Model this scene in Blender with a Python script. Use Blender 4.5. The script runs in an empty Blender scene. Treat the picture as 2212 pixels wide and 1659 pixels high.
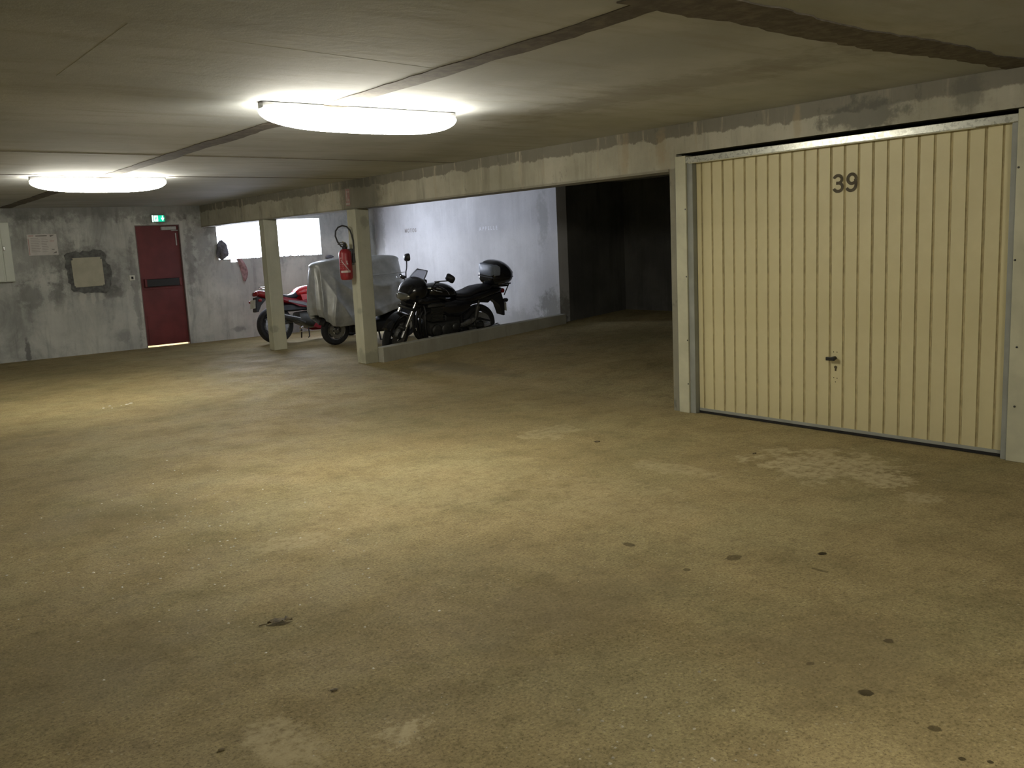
import bpy, bmesh, math, random
from mathutils import Vector, Matrix, noise
random.seed(7)
SC = bpy.context.scene
COL = SC.collection
PI = math.pi
# ------------------------------------------------------------------ camera, world, exposure
F_PX, YAW, PITCH, ROLL = 1961.55, 0.6675, 0.1547, -0.0474
cam_d = bpy.data.cameras.new('camera'); cam = bpy.data.objects.new('camera', cam_d); COL.objects.link(cam)
fw = Vector((math.sin(YAW)*math.cos(PITCH), math.cos(YAW)*math.cos(PITCH), -math.sin(PITCH)))
r0 = Vector((math.cos(YAW), -math.sin(YAW), 0)); u0 = r0.cross(fw)
rt = math.cos(ROLL)*r0 + math.sin(ROLL)*u0; up = -math.sin(ROLL)*r0 + math.cos(ROLL)*u0
cam.matrix_world = Matrix(((rt.x, up.x, -fw.x, 0), (rt.y, up.y, -fw.y, 0), (rt.z, up.z, -fw.z, 1.5), (0, 0, 0, 1)))
cam_d.sensor_fit = 'HORIZONTAL'; cam_d.sensor_width = 36; cam_d.lens = F_PX/2212*36; cam_d.clip_start = .05; cam_d.clip_end = 200
SC.camera = cam
SC.view_settings.view_transform = 'Standard'; SC.view_settings.look = 'None'
SC.view_settings.gamma = 1; SC.view_settings.use_curve_mapping = False
SC.view_settings.exposure = 0.0
SC.cycles.max_bounces = 14; SC.cycles.diffuse_bounces = 8
W = bpy.data.worlds.new('world'); SC.world = W; W.use_nodes = True
W.node_tree.nodes['Background'].inputs[0].default_value = (.75, .85, 1, 1); W.node_tree.nodes['Background'].inputs[1].default_value = 2.0
LAMP_COL, LAMP_STR = (1.0, .955, .83), 88.0
WIN_COL, WIN_STR = (.80, .85, 1.0), 9.0
# added area light inside the high window; its narrow spread lights the white wall
dl = bpy.data.lights.new('window_daylight_fill', 'AREA'); dl.shape = 'RECTANGLE'; dl.size = 1.9; dl.size_y = .6; dl.energy = 112; dl.color = (.78, .84, 1.0); dl.spread = math.radians(112)
do = bpy.data.objects.new('window_daylight_fill', dl); COL.objects.link(do); do.location = (7.15, 16.04, 1.79); do.rotation_euler = (math.radians(-90), 0, math.radians(14))

# ------------------------------------------------------------------ node helpers
class NT:
    def __init__(s, name):
        s.m = bpy.data.materials.new(name); s.m.use_nodes = True; s.t = s.m.node_tree
        s.b = s.t.nodes['Principled BSDF']; s.tc = s.t.nodes.new('ShaderNodeTexCoord')
        s.pos = s.tc.outputs['Object']
    def n(s, typ, **kw):
        nd = s.t.nodes.new(typ)
        for k, v in kw.items(): setattr(nd, k, v)
        return nd
    def put(s, sock, v):
        if hasattr(v, 'is_output') or isinstance(v, bpy.types.NodeSocket): s.t.links.new(v, sock)
        elif isinstance(v, tuple) and sock.type == 'RGBA' and len(v) == 3: sock.default_value = (*v, 1)
        else: sock.default_value = v
    def math(s, op, a, b=0.0, clamp=False):
        nd = s.n('ShaderNodeMath', operation=op); nd.use_clamp = clamp
        s.put(nd.inputs[0], a); s.put(nd.inputs[1], b); return nd.outputs[0]
    def scale(s, v, sc, off=(0, 0, 0)):
        nd = s.n('ShaderNodeVectorMath', operation='MULTIPLY_ADD'); s.put(nd.inputs[0], v); nd.inputs[1].default_value = sc; nd.inputs[2].default_value = off
        return nd.outputs[0]
    def noise(s, scale, detail=4, rough=.55, vec=None, dist=0):
        nd = s.n('ShaderNodeTexNoise'); s.put(nd.inputs['Vector'], vec or s.pos)
        nd.inputs['Scale'].default_value = scale; nd.inputs['Detail'].default_value = detail; nd.inputs['Roughness'].default_value = rough
        nd.inputs['Distortion'].default_value = dist
        return nd.outputs['Fac']
    def rng(s, v, a, b, c=0.0, d=1.0):
        nd = s.n('ShaderNodeMapRange'); nd.interpolation_type = 'SMOOTHSTEP'
        s.put(nd.inputs['Value'], v)
        for i, x in zip(('From Min', 'From Max', 'To Min', 'To Max'), (a, b, c, d)): nd.inputs[i].default_value = x
        return nd.outputs['Result']
    def mix(s, f, a, b, mode='MIX'):
        nd = s.n('ShaderNodeMix', data_type='RGBA', blend_type=mode); s.put(nd.inputs['Factor'], f)
        s.put(nd.inputs[6], a); s.put(nd.inputs[7], b); return nd.outputs[2]
    def sep(s, v=None):
        nd = s.n('ShaderNodeSeparateXYZ'); s.put(nd.inputs[0], v or s.pos); return nd.outputs
    def blob(s, c, r, wob, amt=.5, hard=.25):
        """soft-edged patch round the point c with radii r; the edge is broken up by the noise wob"""
        nd = s.n('ShaderNodeVectorMath', operation='MULTIPLY_ADD'); s.put(nd.inputs[0], s.pos)
        inv = [1/x if x else 0 for x in r]; nd.inputs[1].default_value = inv; nd.inputs[2].default_value = [-a*b for a, b in zip(c, inv)]
        ln = s.n('ShaderNodeVectorMath', operation='LENGTH'); s.put(ln.inputs[0], nd.outputs[0])
        amt *= 1.9; d = s.math('MULTIPLY_ADD', wob, amt*2); d.node.inputs[2].default_value = -amt
        d2 = s.math('ADD', ln.outputs['Value'], d)
        return s.rng(d2, 1+hard, 1-hard, 0, 1)
    def bump(s, h, strength=.3, dist=.01):
        nd = s.n('ShaderNodeBump'); nd.inputs['Strength'].default_value = strength; nd.inputs['Distance'].default_value = dist
        s.put(nd.inputs['Height'], h); s.t.links.new(nd.outputs[0], s.b.inputs['Normal'])
    def out(s, col=None, rough=None, metal=None, spec=None):
        if col is not None: s.put(s.b.inputs['Base Color'], col)
        if rough is not None: s.put(s.b.inputs['Roughness'], rough)
        if metal is not None: s.put(s.b.inputs['Metallic'], metal)
        if spec is not None: s.b.inputs['Specular IOR Level'].default_value = spec
        return s.m

def plain(name, col, rough=.5, metal=0, var=.12, sc=30, spec=.5, bump=0, coat=0):
    m = NT(name); f = m.noise(sc, 4)
    c = m.mix(m.rng(f, .3, .7), tuple(x*(1-var) for x in col), tuple(min(1, x*(1+var)) for x in col))
    r = m.rng(m.noise(sc*.6, 3), .3, .7, max(.02, rough-.07), min(1, rough+.07))
    if bump: m.bump(f, bump, .004)
    if coat: m.b.inputs['Coat Weight'].default_value = coat; m.b.inputs['Coat Roughness'].default_value = .08
    return m.out(c, r, metal, spec)

def emit(name, col, strength):
    m = NT(name); m.b.inputs['Emission Color'].default_value = (*col, 1); m.b.inputs['Emission Strength'].default_value = strength
    return m.out(tuple(.8*c for c in col), .5)

# ------------------------------------------------------------------ mesh builder
class MB:
    def __init__(s): s.v = []; s.f = []; s.mi = []; s.cur = 0
    def add(s, vs, fs, M=None):
        o = len(s.v); s.v += [tuple(M @ Vector(v)) if M else tuple(v) for v in vs]
        s.f += [tuple(i+o for i in f) for f in fs]; s.mi += [s.cur]*len(fs); return s
    def box(s, a, b, M=None):
        x0, y0, z0 = a; x1, y1, z1 = b
        return s.add([(x, y, z) for x in (x0, x1) for y in (y0, y1) for z in (z0, z1)],
                     [(0, 1, 3, 2), (4, 6, 7, 5), (0, 4, 5, 1), (2, 3, 7, 6), (0, 2, 6, 4), (1, 5, 7, 3)], M)
    def tube(s, pts, r, n=8, M=None, cap=True):
        pts = [Vector(p) for p in pts]; rs = r if isinstance(r, (list, tuple)) else [r]*len(pts)
        vs = []; fs = []; N = None
        for i, p in enumerate(pts):
            t = (pts[min(i+1, len(pts)-1)]-pts[max(i-1, 0)]).normalized()
            if N is None:
                N = t.cross(Vector((0, 0, 1)))
                if N.length < .05: N = t.cross(Vector((0, 1, 0)))
            N = (N - t*N.dot(t)).normalized(); B = t.cross(N)
            vs += [p+(N*math.cos(2*PI*k/n)+B*math.sin(2*PI*k/n))*rs[i] for k in range(n)]
        for i in range(len(pts)-1):
            for k in range(n): fs.append((i*n+k, i*n+(k+1) % n, (i+1)*n+(k+1) % n, (i+1)*n+k))
        if cap: fs += [tuple(range(n))[::-1], tuple(range((len(pts)-1)*n, len(pts)*n))]
        return s.add(vs, fs, M)
    def lathe(s, prof, n=24, M=None, close=False):
        """profile of (radius, height) turned round z"""
        vs = []; fs = []; k = len(prof)
        for i in range(n):
            a = 2*PI*i/n; vs += [(r*math.cos(a), r*math.sin(a), h) for r, h in prof]
        for i in range(n):
            j = (i+1) % n
            for q in range(k if close else k-1):
                q2 = (q+1) % k; fs.append((i*k+q, j*k+q, j*k+q2, i*k+q2))
        if not close:
            fs.append(tuple(i*k for i in range(n))[::-1]); fs.append(tuple(i*k+k-1 for i in range(n)))
        return s.add(vs, fs, M)
    def loft(s, secs, n=18, M=None, cap=True):
        """closed body along x; every section is (x, z centre, half width, half height, exponent)"""
        vs = []; fs = []
        for sec in secs:
            x, zc, hw, hh = sec[:4]; e = sec[4] if len(sec) > 4 else 2.4; yc = sec[5] if len(sec) > 5 else 0
            for k in range(n):
                a = 2*PI*(k+.5)/n; c, d = math.cos(a), math.sin(a)
                vs.append((x, yc+hw*math.copysign(abs(c)**(2/e), c), zc+hh*math.copysign(abs(d)**(2/e), d)))
        for i in range(len(secs)-1):
            for k in range(n): fs.append((i*n+k, i*n+(k+1) % n, (i+1)*n+(k+1) % n, (i+1)*n+k))
        if cap: fs += [tuple(range(n))[::-1], tuple(range((len(secs)-1)*n, len(secs)*n))]
        return s.add(vs, fs, M)
    def prism(s, poly, a, b, axis='y', M=None):
        """polygon in the other two axes, thickened between a and b along axis"""
        def P(u, v, w): return {'x': (w, u, v), 'y': (u, w, v), 'z': (u, v, w)}[axis]
        n = len(poly); vs = [P(u, v, a) for u, v in poly]+[P(u, v, b) for u, v in poly]
        fs = [tuple(range(n)), tuple(range(n, 2*n))[::-1]]+[(i, n+i, n+(i+1) % n, (i+1) % n) for i in range(n)]
        return s.add(vs, fs, M)
    def build(s, name, mat, parent=None, angle=40, bevel=0, sub=0, kind=None, label=None):
        me = bpy.data.meshes.new(name); me.from_pydata(s.v, [], s.f)
        for m in (mat if isinstance(mat, (list, tuple)) else [mat]): me.materials.append(m)
        me.polygons.foreach_set('material_index', s.mi)
        bm = bmesh.new(); bm.from_mesh(me); bmesh.ops.recalc_face_normals(bm, faces=bm.faces); bm.to_mesh(me); bm.free()
        me.shade_smooth(); me.set_sharp_from_angle(angle=math.radians(angle)); me.update()
        o = bpy.data.objects.new(name, me); COL.objects.link(o)
        if bevel:
            md = o.modifiers.new('edge', 'BEVEL'); md.width = bevel; md.segments = 2; md.limit_method = 'ANGLE'; md.angle_limit = math.radians(40)
        if sub:
            md = o.modifiers.new('round', 'SUBSURF'); md.levels = md.render_levels = sub
        if parent: o.parent = parent
        if kind: o['kind'] = kind
        if label: o['label'] = label
        return o

def thing(name, label, cat, loc=(0, 0, 0), rot=(0, 0, 0), group=None, kind=None):
    o = bpy.data.objects.new(name, None); COL.objects.link(o); o.location = loc; o.rotation_euler = rot; o.empty_display_size = .1
    return tag(o, label, cat, group, kind)
def tag(o, label, cat, group=None, kind=None):
    o['label'] = label; o['category'] = cat
    if group: o['group'] = group
    if kind: o['kind'] = kind
    return o
def glyphs(txt, size, bold=0.0):
    """letter outlines as flat polygons from Blender's built-in font, one mesh per letter"""
    res = []
    cu = bpy.data.curves.new('glyph', 'FONT'); cu.size = size; cu.offset = bold; cu.extrude = 0; cu.resolution_u = 6
    o = bpy.data.objects.new('glyph', cu); COL.objects.link(o)
    x = 0
    for ch in txt:
        cu.body = ch; bpy.context.view_layer.update()
        me = bpy.data.meshes.new_from_object(o.evaluated_get(bpy.context.evaluated_depsgraph_get()))
        vs = [v.co.copy() for v in me.vertices]; fs = [tuple(p.vertices) for p in me.polygons]
        w = max(v.x for v in vs)-min(v.x for v in vs); x0 = min(v.x for v in vs)
        res.append(([(v.x-x0, v.y) for v in vs], fs, w)); bpy.data.meshes.remove(me)
    bpy.data.objects.remove(o); bpy.data.curves.remove(cu)
    return res

# ------------------------------------------------------------------ key dimensions (metres)
XG, YW, H, ZB = 5.87, 16.05, 2.386, 2.0175     # garage / pillar plane, window wall, ceiling, beam underside
XB, YE = 9.354, 10.57                          # white bay wall, its free end
X0, Y0 = -4.6, -4.5                            # far sides of the hall behind the camera
XL = 10.8                                      # end of the dark lane
K = .0665                                      # lane slope

# ------------------------------------------------------------------ materials
def mat_floor():
    m = NT('floor_concrete')
    big = m.noise(.55, 5, .6); mid = m.noise(2.3, 6, .62, dist=.4); fine = m.noise(38, 5, .7); wob = m.noise(5.5, 6, .65); wob2 = m.noise(22, 6, .7)
    c = m.mix(m.rng(big, .34, .66), (.285, .228, .112), (.385, .307, .156))
    c = m.mix(m.rng(mid, .42, .75, 0, .35), c, (.165, .128, .055))
    c = m.mix(m.rng(m.noise(7, 6, .7), .56, .78, 0, .35), c, (.38, .31, .155))
    c = m.mix(m.rng(fine, .35, .75, 0, .55), c, m.mix(1.0, c, (.62, .60, .55), 'MULTIPLY'))
    hue = m.noise(1.3, 4, .6, m.scale(m.pos, (1, 1, 1), (7, 3, 0))); c = m.mix(m.rng(hue, .40, .66, 0, .5), c, m.mix(1.0, c, (.86, .95, .98), 'MULTIPLY'))
    g0 = m.noise(4.6, 7, .72, m.scale(m.pos, (1, 1, 1), (12, 4, 0))); c = m.mix(m.rng(g0, .34, .56, .42, 0), c, m.mix(1.0, c, (.62, .60, .58), 'MULTIPLY'))
    g1 = m.noise(17, 6, .75, m.scale(m.pos, (1, 1, 1), (2, 9, 0))); g2 = m.noise(85, 4, .75, m.scale(m.pos, (1, 1, 1), (5, 1, 0)))
    c = m.mix(m.rng(g1, .30, .52, .45, 0), c, m.mix(1.0, c, (.55, .53, .50), 'MULTIPLY')); c = m.mix(m.rng(g1, .54, .76, 0, .55), c, m.mix(1.0, c, (1.45, 1.45, 1.4), 'MULTIPLY'))
    c = m.mix(m.rng(g2, .36, .5, .7, 0), c, m.mix(1.0, c, (.45, .43, .40), 'MULTIPLY')); c = m.mix(m.rng(g2, .54, .68, 0, .8), c, m.mix(1.0, c, (1.5, 1.5, 1.45), 'MULTIPLY'))
    # pale aggregate grains
    v = m.n('ShaderNodeTexVoronoi'); v.inputs['Scale'].default_value = 48; v.inputs['Randomness'].default_value = 1; m.put(v.inputs['Vector'], m.pos)
    g = m.math('MULTIPLY', m.rng(v.outputs['Distance'], .30, .12), m.rng(m.noise(3.1, 3), .42, .66))
    sepc = m.n('ShaderNodeSeparateColor'); m.put(sepc.inputs[0], v.outputs['Color'])
    g = m.math('MULTIPLY', g, m.rng(sepc.outputs[0], .72, .9)); c = m.mix(m.math('MULTIPLY', g, .65), c, (.47, .42, .30))
    v2 = m.n('ShaderNodeTexVoronoi'); v2.inputs['Scale'].default_value = 90; m.put(v2.inputs['Vector'], m.pos)
    s2 = m.n('ShaderNodeSeparateColor'); m.put(s2.inputs[0], v2.outputs['Color'])
    d = m.math('MULTIPLY', m.rng(v2.outputs['Distance'], .35, .15), m.rng(s2.outputs[1], .8, .93)); c = m.mix(m.math('MULTIPLY', d, .6), c, (.07, .055, .03))
    pale = [((5.05, 3.2, 0), (.36, .46, 1), .9, .75), ((4.95, 2.72, 0), (.16, .12, 1), .9, .7), ((4.75, 2.42, 0), (.10, .10, 1), .9, .5),
            ((1.02, 2.52, 0), (.10, .19, 1), .5, .55), ((1.326, 2.33, 0), (.085, .06, 1), 1.1, .8), ((2.9, 4.75, 0), (.9, .55, 1), .8, .13),  # wide patch below the near lamp paints its light pool on the floor
            ((3.6, 3.7, 0), (.35, .5, 1), .9, .14), ((1.9, 4.35, 0), (.18, .13, 1), .7, .35), ((4.35, 3.9, 0), (.12, .3, 1), .9, .3), ((4.6, 5.35, 0), (.3, .22, 1), 1., .3)]
    patch = m.rng(g1, .36, .60, .15, 1)
    for ctr, r, a, k in pale: c = m.mix(m.math('MULTIPLY', m.math('MULTIPLY', m.blob(ctr, r, wob2 if max(r[:2]) < .3 else wob, a), patch), min(1, k*1.5)), c, (.43, .36, .21))
    oil = [((3.612, 2.308, 0), (.028, .024, 1), .85), ((3.287, 2.565, 0), (.045, .038, 1), .45), ((2.973, 1.626, 0), (.022, .022, 1), .7),
           ((2.569, 1.481, 0), (.030, .026, 1), .95), ((3.088, 3.048, 0), (.025, .045, 1), .5), ((2.52, 1.227, 0), (.02, .02, 1), .55), ((3.02, 2.62, 0), (.02, .02, 1), .45),
           ((3.42, 2.2, 0), (.012, .05, 1), .4), ((2.62, 1.72, 0), (.02, .015, 1), .5), ((2.42, 1.1, 0), (.012, .012, 1), .7), ((2.46, 1.04, 0), (.010, .010, 1), .7)]
    for ctr, r, k in oil: c = m.mix(m.math('MULTIPLY', m.blob(ctr, tuple(x*.85 for x in r), wob2, .45, .14), min(1, k*1.25)), c, (.035, .026, .010))
    damp = [((2.75, 1.7, 0), (.35, .3, 1), .35), ((2.35, 2.7, 0), (.5, .3, 1), .3), ((.65, 3.6, 0), (.5, .5, 1), .3), ((6.3, 9.0, 0), (.22, 1.0, 1), .5), ((1.3, 5.6, 0), (.6, .3, 1), .25), ((1.0, 8.6, 0), (.9, .4, 1), .3)]
    for ctr, r, k in damp: c = m.mix(m.math('MULTIPLY', m.blob(ctr, r, wob, .9, .5), k), c, (.15, .12, .065))
    m.bump(m.math('ADD', fine, m.math('MULTIPLY', wob2, .8)), .35, .006)
    return m.out(c, m.rng(mid, .3, .7, .7, .85), 0, .12)

def mat_ceiling():
    m = NT('ceiling_concrete')
    big = m.noise(.8, 5, .6); st = m.noise(1.0, 6, .65, m.scale(m.pos, (1.2, 5.5, 1))); fine = m.noise(24, 5, .7)
    c = m.mix(m.rng(big, .35, .66), (.37, .385, .378), (.465, .48, .475))
    c = m.mix(m.rng(st, .48, .70, 0, .5), c, (.31, .295, .25)); c = m.mix(m.rng(fine, .55, .8, 0, .4), c, (.33, .31, .26))
    c = m.mix(m.math('MULTIPLY', m.blob((4.4, 3.9, H), (.25, 1.4, 1), m.noise(6, 6, .7), 1.0, .5), .35), c, (.16, .14, .10))
    m.bump(m.math('ADD', fine, st), .25, .006); return m.out(c, .85, 0, .25)

def mat_strip():
    m = NT('joint_filler'); f = m.noise(14, 5, .7)
    m.bump(f, .3, .004); return m.out(m.mix(m.rng(f, .35, .7), (.10, .088, .07), (.17, .15, .12)), .9, 0, .2)

def mat_wall(name, dark, light, streak_axis, extra=None, drip=.5, rough=.85, grime=0):
    """cast concrete; streak_axis is the wall's long horizontal axis"""
    m = NT(name); sc = (3.2, 3.2, .35)
    st = m.noise(2.2, 6, .65, m.scale(m.pos, sc)); big = m.noise(1.1, 5, .6); fine = m.noise(30, 5, .7); wob = m.noise(7, 6, .7)
    c = m.mix(m.rng(big, .33, .68), dark, light)
    c = m.mix(m.rng(st, .50, .74, 0, drip), c, tuple(x*.45 for x in dark)); c = m.mix(m.rng(st, .46, .25, 0, .3), c, tuple(min(1, x*1.25) for x in light))
    c = m.mix(m.rng(fine, .55, .8, 0, .35), c, tuple(x*.6 for x in dark))
    if grime: c = m.mix(m.rng(m.noise(1.7, 6, .66, m.scale(m.pos, (1, 1, .6), (3, 5, 1)), .6), .46, .70, 0, grime), c, tuple(x*.42 for x in dark)); c = m.mix(m.rng(m.noise(5, 6, .7, m.scale(m.pos, (1, 1, .22), (1, 2, 3))), .52, .72, 0, grime*.8), c, tuple(x*.5 for x in dark))
    if extra: c = extra(m, c, wob, st)
    m.bump(m.math('ADD', fine, m.math('MULTIPLY', st, .6)), .3, .008); return m.out(c, rough, 0, .25)

def stains_glow_back(m, c, wob, st):
    D, Lt = (.12, .12, .115), (.60, .60, .54)
    for ctr, r, a, k in [((3.05, YW, .98), (.16, 1, .22), .9, .5), ((3.42, YW, 1.0), (.12, 1, .20), .9, .55), ((3.92, YW, 1.33), (.46, 1, .42), .6, .55), ((2.9, YW, .12), (.035, 1, .22), .8, .8),
                         ((4.30, YW, .98), (.18, 1, .09), .7, .6), ((5.62, YW, 1.45), (.08, 1, .6), .9, .5), ((5.85, YW, 1.75), (.14, 1, .4), 1, .4), ((4.35, YW, .25), (.12, 1, .10), .9, .4),
                         ((6.4, YW, .17), (.14, 1, .05), .8, .5), ((5.1, YW, 2.17), (.45, 1, .07), .8, .5), ((6.1, YW, 2.0), (.2, 1, .12), .8, .5), ((4.9, YW, 2.5), (4.5, 1, .30), .5, .6), ((4.65, YW, 1.0), (.05, 1, .9), 1, .4), ((3.2, YW, 1.75), (.5, 1, .45), .8, .35)]:
        c = m.mix(m.math('MULTIPLY', m.blob(ctr, r, wob, a, .35), k), c, D)
    for ctr, r, a, k in [((3.80, YW, .93), (.045, 1, .12), .9, .45), ((3.96, YW, .95), (.035, 1, .15), 1.0, .5), ((4.09, YW, .95), (.05, 1, .10), .9, .4), ((3.7, YW, .5), (.6, 1, .4), .9, .3), ((5.9, YW, .6), (.22, 1, .6), .9, .3),
                         ((7.55, YW, .9), (.5, 1, .5), .8, .5), ((8.6, YW, 1.3), (.35, 1, .5), .8, .5)]:  # pale patches put the glow under and beside the window into the colour
        c = m.mix(m.math('MULTIPLY', m.blob(ctr, r, wob, a, .4), k), c, Lt)
    return c
def stains_shade_white(m, c, wob, st):
    for ctr, r, a, k in [((XB, 10.75, .45), (1, .28, .26), .8, .75), ((XB, 15.9, 1.5), (1, .2, 1.2), .6, .5), ((XB, 10.9, 1.9), (1, .12, .4), 1, .3), ((XB, 12, .2), (1, 1.2, .2), .8, .3)]:  # tall patch in the window corner is shade put into the colour
        c = m.mix(m.math('MULTIPLY', m.blob(ctr, r, wob, a, .45), k), c, (.20, .20, .18))
    return c
def stains_beam(m, c, wob, st):
    x, y, z = m.sep()
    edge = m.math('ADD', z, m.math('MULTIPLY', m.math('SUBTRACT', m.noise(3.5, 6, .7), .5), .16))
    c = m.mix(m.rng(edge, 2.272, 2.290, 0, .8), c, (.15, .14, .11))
    v = m.noise(9, 5, .7, m.scale(m.pos, (1, 1.1, .12)))
    c = m.mix(m.math('MULTIPLY', m.rng(v, .56, .66), m.rng(y, 3.6, 5.2, .25, .8)), c, (.40, .36, .27))
    c = m.mix(m.rng(m.noise(7, 5, .7, m.scale(m.pos, (1, 1, .5), (3, 1, 7))), .60, .72, 0, .65), c, (.10, .10, .08))
    for ctr, r, a, k in [((XG, 3.45, 2.24), (1, .28, .09), .8, .7), ((XG, 2.75, 2.28), (1, .1, .12), .8, .5), ((XG, 10.4, 2.2), (1, .55, .3), .5, .6), ((XG, 12, 2.2), (1, .6, .2), .9, .3)]:
        c = m.mix(m.math('MULTIPLY', m.blob(ctr, r, wob, a, .35), k), c, (.10, .10, .085))
    for ctr, r in [((XG, 3.98, 2.25), (1, .03, .13)), ((XG, 5.3, 2.22), (1, .05, .16)), ((XG, 5.7, 2.22), (1, .04, .16))]:
        c = m.mix(m.math('MULTIPLY', m.blob(ctr, r, wob, .7, .5), .5), c, (.36, .29, .18))
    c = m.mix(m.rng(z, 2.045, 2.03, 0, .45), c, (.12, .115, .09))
    return c
def stains_pillar(m, c, wob, st):
    x, y, z = m.sep()
    c = m.mix(m.rng(z, .9, .1, 0, .35), c, (.58, .55, .37))
    for ctr, r in [((5.9, 13.42, .33), (.08, .1, .05)), ((5.87, 10.6, .7), (.05, .06, .04)), ((6, 10.55, 1.86), (.06, 1, .09)), ((6, 10.55, .08), (.2, 1, .10))]:
        c = m.mix(m.math('MULTIPLY', m.blob(ctr, r, wob, .8, .4), .35), c, (.12, .12, .10))
    return c

M_FLOOR, M_CEIL, M_STRIP = mat_floor(), mat_ceiling(), mat_strip()
M_BACK = mat_wall('wall_grey_concrete', (.38, .39, .37), (.54, .55, .51), 'x', stains_glow_back, .6, grime=.6)
M_WHITE = mat_wall('wall_white_paint', (.47, .47, .475), (.58, .58, .585), 'y', stains_shade_white, .12)
M_DIM = mat_wall('wall_dim_concrete', (.34, .33, .29), (.44, .43, .39), 'y', None, .4)
M_LANESHADE = mat_wall('wall_lane_shade_concrete', (.075, .074, .068), (.125, .122, .11), 'y', None, .4)  # base colour darkened to hold the lane walls in shade
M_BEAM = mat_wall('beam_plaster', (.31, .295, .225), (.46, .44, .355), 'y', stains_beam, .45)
M_CURB = mat_wall('curb_concrete', (.27, .26, .21), (.36, .35, .29), 'x', None, .35)
M_PILLAR = mat_wall('pillar_concrete', (.39, .39, .31), (.50, .50, .40), 'y', stains_pillar, .35)

def mat_door():
    m = NT('cream_paint'); f = m.noise(1.6, 5, .6); s = m.noise(3, 5, .6, m.scale(m.pos, (1, 3, .4)))
    c = m.mix(m.rng(f, .35, .7), (.56, .50, .285), (.64, .58, .345)); c = m.mix(m.rng(s, .55, .75, 0, .3), c, (.47, .41, .23))
    x, y, z = m.sep(); c = m.mix(m.math('MULTIPLY', m.rng(z, .25, .0), m.rng(m.noise(5, 5), .35, .65, 0, .35)), c, (.33, .28, .17))
    m.bump(m.noise(60, 3), .06, .002)
    return m.out(c, .5, 0, .4)
M_CREAM = mat_door()
M_GROOVE = plain('groove_dirt', (.43, .36, .185), .7, 0, .2, 12)
M_FRAME = plain('frame_paint', (.49, .48, .345), .5, 0, .1, 5)
M_RECESS = plain('frame_grey', (.27, .28, .25), .5, 0, .1, 6)
M_HEAD = plain('header_satin_paint', (.46, .465, .40), .30, .45, .06, 70, bump=.05)
M_BLACK = plain('black_plastic', (.012, .012, .013), .45)
M_GLOSS = plain('black_gloss_paint', (.010, .010, .013), .16, 0, .1, 20, coat=.6)
M_RUBBER = plain('tyre_rubber', (.014, .014, .015), .8)
M_SEAT = plain('seat_vinyl', (.016, .016, .020), .5, bump=.1)
M_METAL = plain('bare_alloy', (.42, .42, .41), .32, .9)
M_DARKMET = plain('dark_engine_alloy', (.085, .085, .08), .45, .7)
M_CHROME = plain('chrome', (.75, .75, .75), .12, 1)
M_RED = plain('red_gloss_paint', (.62, .018, .022), .2, 0, .06, 12, coat=.5)
M_REDDARK = plain('red_satin_paint', (.26, .012, .020), .35)
M_STRIPE = plain('grey_stripe_paint', (.22, .22, .24), .4)
M_PLATE = plain('number_plate_white', (.62, .62, .56), .5)
M_AMBER = plain('amber_lens', (.45, .14, .02), .25)
M_REDLENS = plain('red_lens', (.22, .012, .012), .2)
M_LENS = plain('headlight_glass', (.32, .32, .29), .08, .6, .05)
M_GREYPANEL = plain('grey_reflective_panel', (.21, .24, .29), .5, 0, .05)
M_EXT = plain('extinguisher_red', (.27, .022, .03), .4)
M_EXTBAND = plain('faded_white_print', (.50, .42, .41), .6)
M_YELLOW = plain('yellow_plastic', (.55, .46, .10), .5)
M_PAPER = plain('poster_paper', (.52, .50, .47), .8, 0, .06, 10)
M_INK = plain('poster_ink', (.20, .19, .17), .8)
M_PINK = plain('poster_red_ink', (.40, .24, .22), .8)
M_CAB = plain('cabinet_enamel', (.50, .53, .46), .45, 0, .06, 3)
M_DOOR = plain('door_dark_red_paint', (.135, .024, .026), .45, 0, .15, 4)
M_DOORFR = plain('door_frame_paint', (.16, .12, .11), .7)
M_CLOSER = plain('closer_grey', (.42, .42, .41), .5, .2)
M_HATCH = plain('hatch_board', (.40, .385, .30), .8, 0, .12, 4)
M_MORTAR = plain('rough_dark_mortar', (.115, .118, .112), .95, 0, .35, 12, bump=.6)
M_TRAY = plain('lamp_tray_grey', (.40, .40, .40), .6)
M_LAMP = emit('lamp_diffuser_lit', LAMP_COL, LAMP_STR)
M_WIN = emit('daylit_window_sheet', WIN_COL, WIN_STR)
M_GREEN = emit('exit_green', (.0, .62, .36), 1.1)
M_EXITW = emit('exit_white', (.80, 1.0, .93), 1.6)
M_GREENDIM = plain('exit_green_edge', (.12, .33, .24), .4)
M_MARK = plain('stencil_paint_brown', (.30, .275, .26), .9, 0, .3, 60)
M_MARKW = plain('stencil_paint_pale', (.66, .67, .70), .9, 0, .1, 60)
M_DIGIT = plain('stencil_paint_black', (.065, .05, .022), .7, 0, .25, 40)
M_SIGN = plain('faded_red_sticker', (.33, .20, .19), .7)
M_SIGNW = plain('faded_white_sticker', (.40, .37, .35), .7)
M_LEAF = plain('dry_leaf', (.115, .088, .042), .8, 0, .5, 60)
M_CHIP = plain('pale_stone_chip', (.40, .36, .26), .75, 0, .35, 25)
M_CHIPW = plain('white_stone_chip', (.66, .63, .54), .6, 0, .15, 90)
M_RAG = plain('grey_rag', (.10, .10, .115), .95, 0, .35, 30, bump=.5)
M_REDRAG = plain('faded_red_rag', (.25, .155, .155), .9, 0, .3, 20, bump=.4)

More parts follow.
